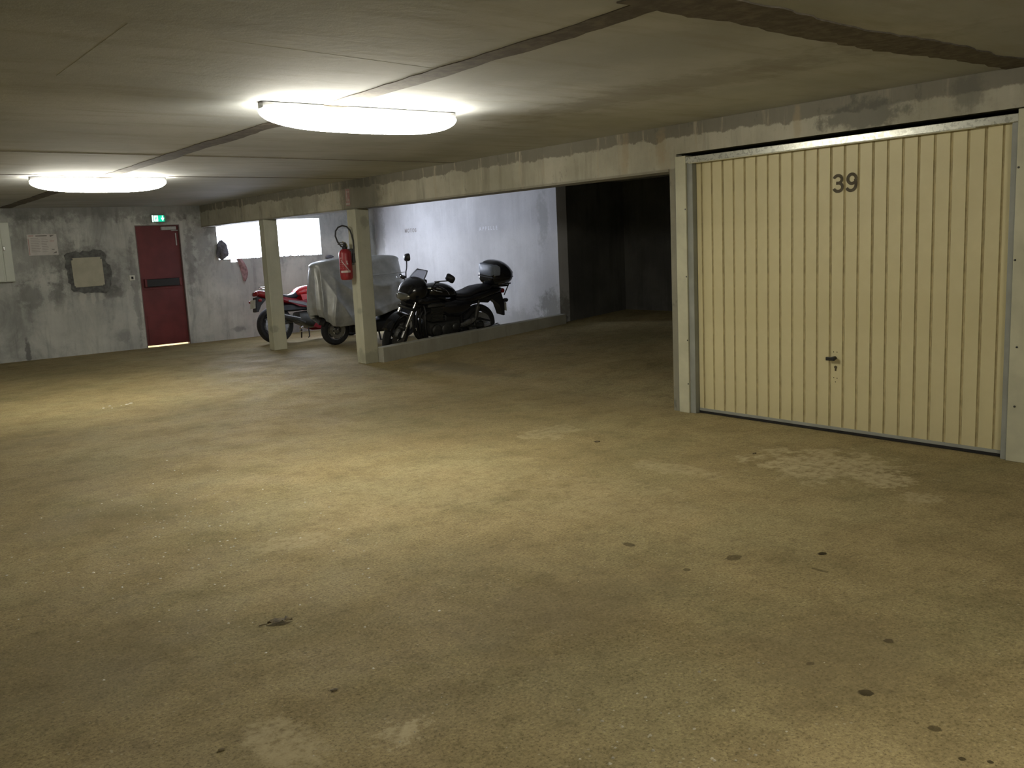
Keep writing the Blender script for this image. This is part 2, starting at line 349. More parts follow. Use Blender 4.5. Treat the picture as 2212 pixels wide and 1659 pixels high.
def mat_cover():
    m = NT('silver_cover_fabric'); f = m.noise(9, 5, .6)
    c = m.mix(m.rng(f, .35, .7), (.36, .37, .36), (.46, .47, .46)); m.bump(m.noise(120, 2), .05, .002)
    return m.out(c, m.rng(m.noise(5, 4), .3, .7, .34, .5), .35, .5)
M_COVER = mat_cover()
def mat_screen():
    m = NT('smoked_screen'); m.b.inputs['Transmission Weight'].default_value = .85; m.b.inputs['IOR'].default_value = 1.12
    return m.out((.45, .46, .5), .05, 0, .5)
M_SCREEN = mat_screen()

# ------------------------------------------------------------------ the hall: floor, ceiling, walls
def S(o, label, cat, ): return tag(o, label, cat, kind='structure')
b = MB()
b.box((X0-.2, Y0-.2, -.2), (6.0, YW+.9, 0)); b.box((6.0, YE-.12, -.2), (XB+.2, YW+.9, 0)); b.box((6.0, 1.9, -.2), (XL+.2, 4.9, 0))
S(b.build('floor', M_FLOOR), 'worn brown concrete floor with oil drops and pale scuffs', 'floor')
b = MB()
def rz(x): return max(0, K*(x-6.0))
b.add([(6, 4.9, 0), (XL+.1, 4.9, rz(XL+.1)), (XL+.1, YE, rz(XL+.1)), (6, YE, 0), (6, 4.9, -.2), (XL+.1, 4.9, -.2), (XL+.1, YE, -.2), (6, YE, -.2)],
      [(0, 1, 2, 3), (4, 7, 6, 5), (0, 4, 5, 1), (2, 6, 7, 3), (1, 5, 6, 2), (0, 3, 7, 4)])
S(b.build('floor_ramp', M_FLOOR), 'concrete lane floor rising into the dark opening beside the garage door', 'ramp')
b = MB(); b.box((X0-.2, Y0-.2, H), (XL+.2, YW+.25, H+.2))
ceil = S(b.build('ceiling', M_CEIL), 'low grey concrete slab ceiling with dark joints', 'ceiling')
def ragged(p0, p1, w, n, amp, seed, thick=.004, bend=0):
    """strip of joint filler with broken edges, just proud of the slab"""
    p0, p1 = Vector(p0), Vector(p1); t = (p1-p0).normalized(); q = Vector((-t.y, t.x)); b = MB(); L = []; R = []
    for i in range(n+1):
        f = i/n; c = p0.lerp(p1, f)+q*(bend*math.sin(PI*f))
        a1 = noise.noise((f*(p1-p0).length*1.6, seed, 0))*amp+noise.noise((f*(p1-p0).length*11, seed, 3))*amp*.5
        a2 = noise.noise((f*(p1-p0).length*1.6, seed, 7))*amp+noise.noise((f*(p1-p0).length*11, seed, 9))*amp*.5
        L.append(c+q*(w/2+a1)); R.append(c-q*(w/2+a2))
    vs = [(v.x, v.y, H-thick) for v in L]+[(v.x, v.y, H-thick) for v in R]+[(v.x, v.y, H+.01) for v in L]+[(v.x, v.y, H+.01) for v in R]; k = n+1
    for i in range(n):
        b.add([], []); b.f += [(i, i+1, k+i+1, k+i), (i, 2*k+i, 2*k+i+1, i+1), (k+i, k+i+1, 3*k+i+1, 3*k+i)]; b.mi += [0]*3
    b.f += [(0, k, 3*k, 2*k), (k-1, 3*k-1, 4*k-1, 2*k-1)]; b.mi += [0, 0]; b.v = vs; return b
ragged((2.797, 2.36), (2.797, 16.0), .165, 150, .030, 1.5).build('joint_strip', M_STRIP, ceil)
ragged((2.62, 2.42), (XG, 2.42), .24, 60, .055, 5.5, .0065, bend=.04).build('joint_strip', M_STRIP, ceil)
ragged((X0, 7.92), (XG, 8.28), .014, 60, .006, 9.5).build('joint_strip', M_STRIP, ceil)
ragged((X0, 9.86), (XG, 10.36), .016, 60, .006, 12.5).build('joint_strip', M_STRIP, ceil)
ragged((1.15, 3.7), (1.15, 4.85), .003, 30, .0015, 15.5, .0005).build('joint_ridge', M_CEIL, ceil)
ragged((1.5, 3.80), (2.7, 3.955), .004, 30, .002, 18.5, .0005).build('joint_ridge', M_CEIL, ceil)

def wall_holes(plane, c0, c1, u0, u1, z0, z1, holes):
    """wall slab between c0 and c1 on axis plane ('x' or 'y') with rectangular holes (u0, u1, z0, z1)"""
    us = sorted({u0, u1, *[h[0] for h in holes], *[h[1] for h in holes]}); zs = sorted({z0, z1, *[h[2] for h in holes], *[h[3] for h in holes]})
    us = [u for u in us if u0 <= u <= u1]; zs = [z for z in zs if z0 <= z <= z1]
    hole = lambda u, z: any(h[0] < u < h[1] and h[2] < z < h[3] for h in holes)
    P = (lambda u, c, z: (u, c, z)) if plane == 'y' else (lambda u, c, z: (c, u, z)); b = MB()
    solid = lambda i, j: 0 <= i < len(us)-1 and 0 <= j < len(zs)-1 and not hole((us[i]+us[i+1])/2, (zs[j]+zs[j+1])/2)
    for i in range(len(us)-1):
        for j in range(len(zs)-1):
            if not solid(i, j): continue
            a, e, f, g = us[i], us[i+1], zs[j], zs[j+1]
            b.add([P(a, c0, f), P(e, c0, f), P(e, c0, g), P(a, c0, g), P(a, c1, f), P(e, c1, f), P(e, c1, g), P(a, c1, g)], [(0, 1, 2, 3), (4, 7, 6, 5)]
                  + ([(0, 3, 7, 4)] if not solid(i-1, j) else []) + ([(1, 5, 6, 2)] if not solid(i+1, j) else [])
                  + ([(0, 4, 5, 1)] if not solid(i, j-1) else []) + ([(3, 2, 6, 7)] if not solid(i, j+1) else []))
    bm = MB(); bm.v, bm.f, bm.mi = b.v, b.f, b.mi; return bm
DX0, DX1, DZ = 4.735, 5.485, 2.075
WX0, WX1, WZ0, WZ1 = 6.13, 8.155, 1.437, 2.128
S(wall_holes('y', YW, YW+.2, X0-.2, XB+.2, 0, H, [(DX0, DX1, -1, DZ), (WX0, WX1, WZ0, WZ1), (6.345, 6.475, 1.38, 1.6), (8.40, 9.22, .50, 1.30)]).build('wall_back', M_BACK),
  'stained grey concrete wall holding the red door and the bright window', 'wall')
S(MB().box((XB, YE, 0), (XB+.2, YW+.2, H)).build('wall_right', M_WHITE), 'pale bay wall behind the motorcycles with faded stencilled words', 'wall')
S(MB().box((XB+.2, YE, 0), (XL+.2, YE+.2, H)).build('wall_lane_side', M_LANESHADE), 'unlit side wall of the dark lane beyond the pale bay wall', 'wall')
S(MB().box((XL, 2.0, 0), (XL+.2, YE, H)).build('wall_lane_end', M_LANESHADE), 'shadowed end wall of the dark lane beside the garage', 'wall')
S(MB().box((XG+.07, 5.125, 0), (XL, 5.2, H)).box((XG, 5.125, 0), (XG+.07, 5.2, ZB)).build('wall_garage_side', M_BEAM), 'thin concrete side wall of the garage, its rough edge beside the door frame', 'wall')
S(MB().box((XG, Y0, 0), (XG+.2, 2.2, H)).box((XG+.2, 2.0, 0), (XL, 2.2, H)).build('wall_garage_front', M_DIM), 'concrete wall running on past the garage door', 'wall')
S(MB().box((X0-.2, Y0, 0), (X0, YW, H)).build('wall_left', M_DIM), 'concrete wall on the far left of the hall', 'wall')
S(MB().box((X0-.2, Y0-.2, 0), (XG+.2, Y0, H)).build('wall_front', M_DIM), 'concrete wall closing the hall behind', 'wall')
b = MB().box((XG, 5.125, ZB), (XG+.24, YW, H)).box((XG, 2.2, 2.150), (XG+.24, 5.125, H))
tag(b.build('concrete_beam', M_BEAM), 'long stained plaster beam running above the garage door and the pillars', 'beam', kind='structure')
# raised plaster lip along the underside
MB().box((XG-.012, 5.2, ZB), (XG, 10.4, ZB+.02)).build('beam_lip', M_BEAM, bpy.data.objects['concrete_beam'])
for (y0, y1, xr, lab) in [(10.55, 10.765, 6.075, 'square concrete pillar carrying the fire extinguisher'), (13.405, 13.585, 6.09, 'square concrete pillar in front of the bright window')]:
    b = MB(); n = 14
    for i in range(n):   # slightly uneven cast edges
        z0, z1 = ZB*i/n, ZB*(i+1)/n
    rings = []
    for i in range(n+1):
        z = ZB*i/n; j = lambda q: .004*noise.noise((z*4, y0*3, q))
        rings.append([(XG+j(1), y0+j(2), z), (xr+j(3), y0+j(4), z), (xr+j(5), y1+j(6), z), (XG+j(7), y1+j(8), z)])
    vs = [v for r in rings for v in r]; fs = [(4*i+k, 4*i+(k+1) % 4, 4*i+4+(k+1) % 4, 4*i+4+k) for i in range(n) for k in range(4)]+[(3, 2, 1, 0), tuple(range(4*n, 4*n+4))]
    tag(b.add(vs, fs).build('concrete_pillar', M_PILLAR, bevel=.008), lab, 'pillar', 'concrete pillars under the beam', kind='structure')
b = MB(); n = 22
top = lambda x: .205+.0495*(x-6.0)
vs = []; fs = []
for i in range(n+1):
    x = 6.075+(XB-6.075)*i/n; w = .006*noise.noise((x*3, 0, 0))
    vs += [(x, YE-.14+w, -.05), (x, YE+w*.5, -.05), (x, YE+w*.5, top(x)+w), (x, YE-.14+w, top(x)+w)]
for i in range(n):
    for k in range(4): fs.append((4*i+k, 4*i+(k+1) % 4, 4*i+4+(k+1) % 4, 4*i+4+k))
fs += [(0, 1, 2, 3), (4*n+3, 4*n+2, 4*n+1, 4*n)]
tag(b.add(vs, fs).build('concrete_curb', M_CURB, bevel=.01), 'low sloping concrete curb between the motorcycle bay and the lane', 'curb', kind='structure')

# ------------------------------------------------------------------ ceiling lamps
def lamp(x0, x1, y, label):
    t = thing('ceiling_lamp', label, 'lamp', ((x0+x1)/2, y, H), (0, 0, 0), 'sealed tube lamps under the ceiling'); L = (x1-x0)/2
    b = MB(); b.loft([(-L, -.020, .036, .018, 6), (-L+.02, -.020, .046, .018, 6), (L-.02, -.020, .046, .018, 6), (L, -.020, .036, .018, 6)], 16); b.build('tray', M_TRAY, t)
    b = MB(); secs = []
    for i in range(41):
        f = math.sin((-1+2*i/40)*PI/2); e = max(0, (1-abs(f)**3.2))**.5; d = .024+.098*e
        secs.append((f*(L-.004), -.036-d/2, (.046+.024*e), d/2, 2.6))
    b.loft(secs, 16); b.build('diffuser', M_LAMP, t, angle=70)
    for k in (-.55, 0, .55):
        for s in (-1, 1): MB().box((k*L-.010, s*.050-.005, -.044), (k*L+.010, s*.050+.005, -.018)).build('clip', M_TRAY, t)
lamp(2.33, 3.71, 5.22, 'bright tube lamp nearest the camera on the ceiling')
lamp(2.09, 3.45, 10.40, 'bright tube lamp farther back on the ceiling, in front of the red door')

lamp(1.2, 2.6, -.7, 'tube lamp of the same row behind the viewpoint')

# ------------------------------------------------------------------ window and light outside
win = thing('window_1', 'overexposed wide window high in the grey wall behind the pillar', 'window', kind='structure')
b = MB(); n = 135
for i in range(n):
    xa, xb = WX0+(WX1-WX0)*i/n, WX0+(WX1-WX0)*(i+1)/n
    w = lambda x: .012*math.sin((x-WX0)*2*PI/.15); zt = lambda x: WZ1-.004-.016*(1-abs(math.sin((x-WX0)*PI/.15)))**2
    low = lambda x: 1.381 if 6.345 < x < 6.475 else WZ0
    zl = low((xa+xb)/2)
    b.add([(xa, YW+.10+w(xa), zl), (xb, YW+.10+w(xb), zl), (xb, YW+.10+w(xb), zt(xb)), (xa, YW+.10+w(xa), zt(xa))], [(0, 1, 2, 3)])
b.build('pane', M_WIN, win)
MB().box((WX0, YW+.13, WZ1-.04), (WX1, YW+.15, WZ1)).build('head_strip', M_MORTAR, win)
w2 = thing('window_2', 'low daylit opening in the corner behind the covered scooter', 'window', kind='structure')
MB().box((8.40, YW+.09, .50), (9.22, YW+.10, 1.30)).build('pane', M_WIN, w2)
b = MB()     # crumbled edge of the opening
for i in range(60):
    x = 6.49+(WX1-6.49)*(i+random.random())/60; s = .006+.016*random.random()
    bm = [(x+random.uniform(-s, s)*1.6, YW-.006+random.uniform(-.008, .02), WZ0+random.uniform(-s, s*.9)) for _ in range(6)]
    b.add(bm, [(0, 1, 2), (0, 2, 3), (0, 3, 4), (0, 4, 5), (1, 2, 5), (2, 3, 5), (1, 3, 4)])
o = b.build('sill_edge', M_BACK, win); o['kind'] = 'stuff'
# a grey lump on the broken left end of the sill
def lump(name, c, r, mat, seed, sub=3, amp=.35, parent=None):
    bm = bmesh.new(); bmesh.ops.create_icosphere(bm, subdivisions=sub, radius=1)
    b = MB(); vs = []
    for v in bm.verts:
        d = 1+amp*noise.noise(v.co*1.6+Vector((seed, 0, 0)))+amp*.5*noise.noise(v.co*4+Vector((0, seed, 0)))
        vs.append((c[0]+v.co.x*r[0]*d, c[1]+v.co.y*r[1]*d, c[2]+v.co.z*r[2]*d))
    b.add(vs, [tuple(v.index for v in f.verts) for f in bm.faces]); bm.free()
    return b.build(name, mat, parent, angle=60)
tag(lump('crumpled_bundle', (6.195, YW-.02, 1.60), (.105, .07, .165), M_RAG, 5.7, amp=.38), 'dark grey crumpled lump at the lower left corner of the bright window', 'bundle')
tag(lump('mortar_lump', (8.30, YW-.03, 1.385), (.075, .045, .035), M_RAG, 8.1), 'small grey lump beside the lower right corner of the window', 'lump')
b = MB(); rows = 14
for i in range(rows+1):
    f = i/rows; z = 1.435-.40*f; x = 6.50+.05*math.sin(f*3)+.06*f; w = .05+.035*math.sin(f*PI)-.02*f
    b.v += [(x-w, YW-.012-.01*math.sin(f*9), z), (x, YW-.03-.012*math.sin(f*7+1), z-.01), (x+w*.8, YW-.012-.008*math.cos(f*8), z), (x, YW-.002, z)]
for i in range(rows):
    for k in range(4): b.f.append((4*i+k, 4*i+(k+1) % 4, 4*i+4+(k+1) % 4, 4*i+4+k)); b.mi.append(0)
tag(b.build('hanging_rag', M_REDRAG), 'faded reddish rag hanging below the bright window', 'rag')

# ------------------------------------------------------------------ red fire door, exit sign, corridor light under the door
dr = thing('door_1', 'dark red fire door with a black push bar in the grey wall', 'door', (0, 0, 0), kind='structure')
MB().box((DX0+.012, YW+.045, .028), (DX1-.012, YW+.09, DZ-.01)).build('door_leaf', M_DOOR, dr, bevel=.004)
b = MB().box((DX0, YW-.001, 0), (DX0+.014, YW+.12, DZ)).box((DX1-.014, YW-.001, 0), (DX1, YW+.12, DZ)).box((DX0, YW-.001, DZ-.014), (DX1, YW+.12, DZ)); b.build('door_frame', M_DOORFR, dr, bevel=.003)
MB().box((DX0+.06, YW+.036, .05), (DX1-.06, YW+.046, .545)).build('kick_panel', M_DOOR, dr, bevel=.002)
pb = MB().box((DX0+.10, YW-.035, 1.035), (DX1-.10, YW-.005, 1.165)).build('push_bar', M_BLACK, dr, bevel=.008)
for xx in (DX0+.065, DX1-.10): MB().box((xx, YW-.038, 1.03), (xx+.035, YW+.046, 1.17)).build('bar_bracket', M_DOOR, pb, bevel=.006)
MB().box((DX0+.055, YW+.036, .985), (DX1-.055, YW+.046, 1.015)).build('rail', M_DOOR, dr, bevel=.003)
dc = MB().box((5.17, YW-.015, 1.985), (5.425, YW+.045, 2.045)).build('door_closer', M_CLOSER, dr, bevel=.006)
MB().tube([(5.33, YW-.01, 1.985), (5.32, YW-.06, 1.97), (5.44, YW-.03, 1.975)], .008).build('closer_arm', M_CLOSER, dc)
MB().box((DX1-.075, YW+.03, 1.72), (DX1-.055, YW+.046, 1.93)).build('edge_guard', M_CLOSER, dr, bevel=.003)
S(MB().box((DX0-.3, YW+.9, 0), (DX1+.3, YW+.95, 2.2)).box((DX0-.35, YW+.2, 0), (DX0-.3, YW+.95, 2.2)).box((DX1+.3, YW+.2, 0), (DX1+.35, YW+.95, 2.2)).box((DX0-.35, YW+.2, 2.2), (DX1+.35, YW+.95, 2.25)).build('wall_corridor', M_WHITE), 'pale lobby walls behind the red door', 'wall')
ld = bpy.data.lights.new('corridor_light', 'AREA'); ld.size = .4; ld.energy = 260; ld.color = (1, .93, .80); lo = bpy.data.objects.new('corridor_light', ld); lo.location = ((DX0+DX1)/2, YW+.5, 2.15); COL.objects.link(lo)

ex = thing('exit_sign', 'small lit green and white exit sign above the red door', 'sign', (5.14, YW, 2.18))
MB().box((-.122, -.05, -.062), (.122, 0, .062)).build('housing', M_GREENDIM, ex, bevel=.006)
MB().box((-.085, -.053, -.052), (.085, -.05, .052)).build('green_panel', M_GREEN, ex)
wp = MB().box((-.082, -.0545, -.050), (-.018, -.053, .050)).build('doorway_symbol', M_EXITW, ex)
b = MB().prism([(.052, .048), (.066, .048), (.066, .010), (.088, .010), (.059, -.044), (.030, .010), (.052, .010)], -.0545, -.053); b.build('arrow_symbol', M_EXITW, ex)
b = MB()   # running figure
for P_ in ([(-.055, .030), (-.047, .038), (-.039, .030), (-.047, .022)], [(-.058, .018), (-.042, .020), (-.046, -.010), (-.060, -.008)], [(-.060, -.008), (-.070, -.040), (-.064, -.041), (-.050, -.010)],
           [(-.052, -.008), (-.036, -.018), (-.040, -.042), (-.034, -.042), (-.028, -.014), (-.046, -.002)], [(-.058, .016), (-.074, .004), (-.070, 0), (-.056, .008)], [(-.044, .018), (-.028, .006), (-.031, .002), (-.045, .010)]): b.prism(P_, -.0556, -.0545)
b.build('running_figure', M_GREEN, wp)
for s in (-1, 1): MB().box((s*.105-.012, -.053, -.056), (s*.105+.012, -.050, .056)).build('edge_strip', M_EXITW if s < 0 else M_GREENDIM, ex)

sw = thing('light_switch', 'small pale square wall switch left of the red door', 'switch', (4.605, YW, 1.208))
MB().box((-.045, -.022, -.045), (.045, 0, .045)).build('plate', M_PLATE, sw, bevel=.006); MB().box((-.017, -.03, -.02), (.017, -.022, .02)).build('button', M_BLACK, sw, bevel=.003)

# ------------------------------------------------------------------ wall hatch, poster, cabinet
ht = thing('wall_hatch', 'square pale board set in a rough dark opening of the grey wall', 'hatch', (3.92, YW, 1.335)); n = 44
b = MB(); poly = []
for i in range(n):
    a = 2*PI*i/n; c, s = math.cos(a), math.sin(a); q = 1/(abs(c/.335)**5+abs(s/.345)**5)**.2
    q *= 1+.20*noise.noise((c*1.7, s*1.7, 4.3))+.12*noise.noise((c*5, s*5, 1)); poly.append((q*c+.01, q*s))
b.prism(poly, -.014, 0); b.build('dark_surround', M_MORTAR, ht)
poly = [(-.235, .235), (-.2, .245), (.20, .245), (.235, .235), (.235, .21), (.240, -.20), (.235, -.235), (.20, -.225), (-.2, -.232), (-.24, -.225), (-.228, -.2), (-.238, .2)]
MB().prism(poly, -.026, -.012).build('cover_board', M_HATCH, ht, bevel=.003)
for sx in (-1, 1):
    for sz in (-1, 1): MB().lathe([(.016, 0), (.014, .008), (.004, .011)], 10, Matrix.Translation((sx*.225, -.024, sz*.222)) @ Matrix.Rotation(PI/2, 4, 'X')).build('fixing', M_MORTAR, ht)

ps = thing('notice_poster', 'white printed notice sheet between the cabinet and the hatch', 'poster', (3.30, YW, 1.81))
MB().box((-.215, -.008, -.165), (.215, 0, .165)).build('sheet', M_PAPER, ps)
b = MB().box((-.09, -.009, .130), (.075, -.008, .148))
for k in range(9):
    for (xa, xb) in ((-.165, -.03), (-.015, .085)):
        b.box((xa, -.0088, .10-k*.026), (xb-random.uniform(0, .03), -.008, .104-k*.026))
b.build('printed_lines', M_INK, ps)
b = MB().prism([(.115, .15), (.185, .15), (.122, .115)], -.009, -.008).prism([(.13, -.14), (.19, -.14), (.19, -.108)], -.009, -.008).box((.125, -.009, -.085), (.165, -.008, -.072)); b.build('corner_marks', M_INK, ps, kind='stuff')
b = MB().box((-.19, -.009, .135), (-.12, -.008, .150)).box((.11, -.009, .05), (.175, -.008, .058)).box((-.205, -.0085, -.155), (-.195, -.008, .10)); b.build('red_print', M_PINK, ps, kind='stuff')

cb = thing('electric_cabinet', 'pale green-grey metal cabinet fixed to the wall left of the notice', 'cabinet', (2.5, YW-.022, 1.715))
MB().box((-.42, -.09, -.46), (.335, 0, .46)).build('body', M_CAB, cb, bevel=.006)
for sx in (-.36, .28):
    for sz in (-.40, .40): MB().box((sx-.02, 0, sz-.02), (sx+.02, .022, sz+.02)).build('wall_mount', M_RECESS, cb)
d_ = MB().box((-.41, -.105, -.45), (.185, -.088, .45)).build('door', M_CAB, cb, bevel=.006)
MB().box((.205, -.10, -.45), (.33, -.088, .45)).build('side_cover', M_CAB, cb, bevel=.006)
MB().box((.215, -.113, .02), (.24, -.10, .09)).build('latch', M_CHROME, cb, bevel=.004)

# ------------------------------------------------------------------ stencilled words on the pale wall
def stencil(name, txt, y_start, y_end, z, hgt, mat, label, x=XB):
    t = thing(name, label, 'lettering', (x-.0015, y_start, z)); g = glyphs(txt, hgt*1.38, .004); tot = sum(w for _, _, w in g); gap = (abs(y_end-y_start)-tot*1.0)/(len(g)-1)
    k = 1.0
    if gap < .01: k = (abs(y_end-y_start)-.012*(len(g)-1))/tot; gap = .012
    u = 0
    for ch, (vs, fs, w) in zip(txt, g):
        b = MB(); b.add([(0, -(u+vx*k), vy) for vx, vy in vs], fs); u += w*k+gap
        b.build('letter', mat, t)
stencil('bay_stencil', 'MOTOS', 14.93, 14.53, 1.775, .070, M_MARK, 'faded brown stencilled word MOTOS on the pale bay wall')
stencil('pale_stencil', 'APPELLE', 12.57, 12.06, 1.722, .060, M_MARKW, 'faint pale stencilled word at mid height on the pale bay wall')

# ------------------------------------------------------------------ garage door 39
gd = thing('garage_door', 'cream ribbed metal garage door numbered 39 in its frame', 'garage door', (0, 0, 0))
XD = XG+.045; YA, YB = 2.49, 4.955; NP = 24; pw = .1067; YG = 2.555
me = MB(); gw = .0100; z0, z1 = .035, 2.066
prof = [(0, .006, 1), (gw*.55, .006, 1), (gw, 0, 0), (pw-gw, 0, 0), (pw-gw*.55, .006, 1), (pw, .006, 1)]
for i in range(len(prof)-1):
    (ya, xa, ma), (yb, xb, mb_) = prof[i], prof[i+1]; me.cur = 0 if i == 2 else 1
    me.add([(xa, ya, z0), (xb, yb, z0), (xb, yb, z1), (xa, ya, z1)], [(0, 1, 2, 3)])
me.cur = 0; me.add([(0, gw, z1), (0, pw-gw, z1), (.02, pw-gw, z1), (.02, gw, z1), (0, gw, z0), (0, pw-gw, z0), (.02, pw-gw, z0), (.02, gw, z0)], [(0, 1, 2, 3), (4, 7, 6, 5)])
first = me.build('panel', [M_CREAM, M_GROOVE], gd, angle=20); first.location = (XD, YG, 0)
for i in range(1, NP):
    o = first.copy(); COL.objects.link(o); o.parent = gd; o.location = (XD+random.uniform(-.0012, .0012), YG+pw*i, 0)
    if i == 22: o.scale.y = .52
    if i == 23: o.location.y = YA; o.scale.y = (YG-YA)/pw
MB().box((XD+.022, YA-.02, .03), (XD+.04, YB+.02, 2.07)).build('backing_sheet', M_RECESS, gd)
MB().box((XD-.004, YA, .022), (XD+.02, YB, .045)).build('bottom_rail', M_RECESS, gd, bevel=.002)
MB().box((XD-.002, YA, .003), (XD+.03, YB, .022)).build('bottom_slot_shade', M_BLACK, gd)  # black strip stands in for the shaded slot under the door
fr = MB().box((XG-.02, 5.012, 0), (XG+.07, 5.122, 2.128)).build('frame_post', M_FRAME, gd, bevel=.003)
MB().box((XG-.02, 2.22, 0), (XG+.07, 2.452, 2.14)).build('frame_post', M_FRAME, gd, bevel=.003)
MB().box((XG-.004, 4.955, 0), (XG+.075, 5.012, 2.075)).build('jamb', M_RECESS, gd, bevel=.003); MB().box((XG-.004, 2.452, 0), (XG+.075, 2.492, 2.07)).build('jamb', M_RECESS, gd, bevel=.003)
b = MB(); b.prism([(XG-.018, 2.066), (XG+.07, 2.066), (XG+.07, 2.116), (XG-.018, 2.116)], 2.452, 5.014, 'y'); b.build('header_rail', M_HEAD, gd, bevel=.003)
MB().box((XG-.0195, 2.7, 2.0605), (XG+.03, 4.98, 2.067)).build('header_lip', M_FRAME, gd)
b = MB()
for z in (.25, .62, 1.15, 1.7):
    b.lathe([(.006, 0), (.005, .004), (.002, .005)], 8, Matrix.Translation((XG-.02, 5.02, z)) @ Matrix.Rotation(-PI/2, 4, 'Y'))
    b.lathe([(.007, 0), (.006, .004), (.002, .005)], 8, Matrix.Translation((XG-.02, 2.44-.03*(z < .7), z+.1)) @ Matrix.Rotation(-PI/2, 4, 'Y'))
b.build('screws', M_DARKMET, gd)
hd = MB().box((XD-.045, 3.668, .540), (XD-.030, 3.738, .566)).build('handle', M_BLACK, gd, bevel=.004)
MB().lathe([(.014, 0), (.014, .034), (.009, .036)], 14, Matrix.Translation((XD, 3.687, .556)) @ Matrix.Rotation(-PI/2, 4, 'Y')).build('spindle', M_BLACK, hd)
b = MB(); b.lathe([(.011, 0), (.010, .004), (.005, .005)], 14, Matrix.Translation((XD-.001, 3.682, .490)) @ Matrix.Rotation(-PI/2, 4, 'Y')); b.box((XD-.004, 3.677, .462), (XD, 3.687, .486)); b  .build('keyhole', M_DIGIT, gd)
b = MB()
for (dy, dz) in ((3.70, .60), (3.672, .60), (3.697, .41), (3.67, .408), (3.683, .38)): b.lathe([(.004, 0), (.003, .0015)], 8, Matrix.Translation((XD, dy, dz)) @ Matrix.Rotation(-PI/2, 4, 'Y'))
b.build('drill_holes', M_DIGIT, gd)
def ribbon(path, w):
    """flat stroke of width w along a path of (u, v) points"""
    P = [Vector((p[0], p[1])) for p in path]; L = []; Rr = []
    for k, p in enumerate(P):
        t = (P[min(k+1, len(P)-1)]-P[max(k-1, 0)]).normalized(); q = Vector((-t.y, t.x))*w/2; L.append(p+q); Rr.append(p-q)
    return [tuple(v) for v in L+Rr], [(k, k+1, len(P)+k+1, len(P)+k) for k in range(len(P)-1)]
def earc(cx, cy, rx, ry, a0, a1, n=22): return [(cx+rx*math.cos(math.radians(a0+(a1-a0)*k/n)), cy+ry*math.sin(math.radians(a0+(a1-a0)*k/n))) for k in range(n+1)]
three = [earc(.039, .088, .031, .027, 165, -78), earc(.041, .034, .034, .029, 82, -165), [(.026, .0625), (.046, .0625)]]
nine = [earc(.041, .084, .032, .032, 0, 360, 30), earc(.038, .055, .035, .048, 38, -15, 8)+earc(.034, .044, .038, .040, -5, -150, 14)]
for strokes, yst in ((three, 3.714), (nine, 3.608)):
    b = MB(); dep = 0
    for st in strokes:
        vs, fs = ribbon(st, .0215); dep += .0003
        b.add([(XD-.0020-dep, yst-u, 1.742+v) for u, v in vs], fs)
    b.build('digit', M_DIGIT, gd)

# ------------------------------------------------------------------ fire extinguisher and its sign
fe = thing('fire_extinguisher', 'red fire extinguisher with a looped black hose hung on the pillar', 'extinguisher', (5.765, 10.695, 1.115), (0, 0, 1.0))
MB().lathe([(.03, .012), (.062, 0), (.078, .02), (.082, .05), (.082, .335), (.076, .365), (.05, .392), (.026, .402), (.024, .42)], 28).build('cylinder', M_EXT, fe)
hdv = MB().lathe([(.034, .40), (.036, .425), (.024, .44), (.022, .47), (.012, .475)], 18).build('valve', M_BLACK, fe)
MB().box((-.012, -.03, .455), (.012, .085, .47)).box((-.010, -.02, .478), (.010, .09, .489)).build('lever', M_DARKMET, hdv, bevel=.002)
MB().prism([(-.02, .42), (.03, .44), (.055, .50), (-.005, .47)], -.045, -.03, 'y', Matrix.Rotation(1.0, 4, 'Z')).build('safety_tag', M_YELLOW, fe)
hose = [(-.01, .035, .425), (0, .085, .50), (0, .108, .57), (0, .10, .635), (0, .065, .68), (0, .01, .70), (0, -.045, .685), (0, -.085, .64), (0, -.105, .57), (0, -.115, .50), (0, -.118, .42), (.0, -.11, .33)]
MB().tube(hose, .0105, 10).build('hose', M_BLACK, fe); MB().tube([(0, -.11, .34), (0, -.107, .22)], [.016, .022], 12).build('nozzle', M_BLACK, fe)
MB().box((.03, -.13, .19), (.108, -.03, .40)).build('wall_bracket', M_BLACK, fe, bevel=.006)
def wrap(b, poly, r=.0828):
    """flat print wrapped round the cylinder; polygon in (angle, z)"""
    b.add([(r*math.cos(a), r*math.sin(a), z) for a, z in poly], [tuple(range(len(poly)))])
b = MB(); A0 = PI+.05
for k in range(10): wrap(b, [(A0-.95+k*.17, .095), (A0-.78+k*.17, .095), (A0-.78+k*.17, .122), (A0-.95+k*.17, .122)])
for k in range(6): wrap(b, [(A0-.78+k*.22, .255-k*.024), (A0-.56+k*.22, .231-k*.024), (A0-.52+k*.22, .243-k*.024), (A0-.74+k*.22, .267-k*.024)])
for k in range(4): wrap(b, [(A0-.9, .225-k*.026), (A0-.55+k*.06, .225-k*.026), (A0-.55+k*.06, .231-k*.026), (A0-.9, .231-k*.026)])
wrap(b, [(A0-.95, .278), (A0-.6, .278), (A0-.6, .292), (A0-.95, .292)]); wrap(b, [(A0+.15, .20), (A0+.3, .20), (A0+.3, .25), (A0+.15, .25)]); wrap(b, [(A0+.3, .20), (A0+.42, .20), (A0+.42, .215), (A0+.3, .215)])
b.build('printed_label', M_EXTBAND, fe)
sg = thing('extinguisher_sign', 'faded red and white extinguisher sticker on the beam above the pillar', 'sign', (XG, 10.70, 2.175))
MB().box((-.004, -.05, -.105), (0, .055, .105)).build('plate', M_SIGN, sg)
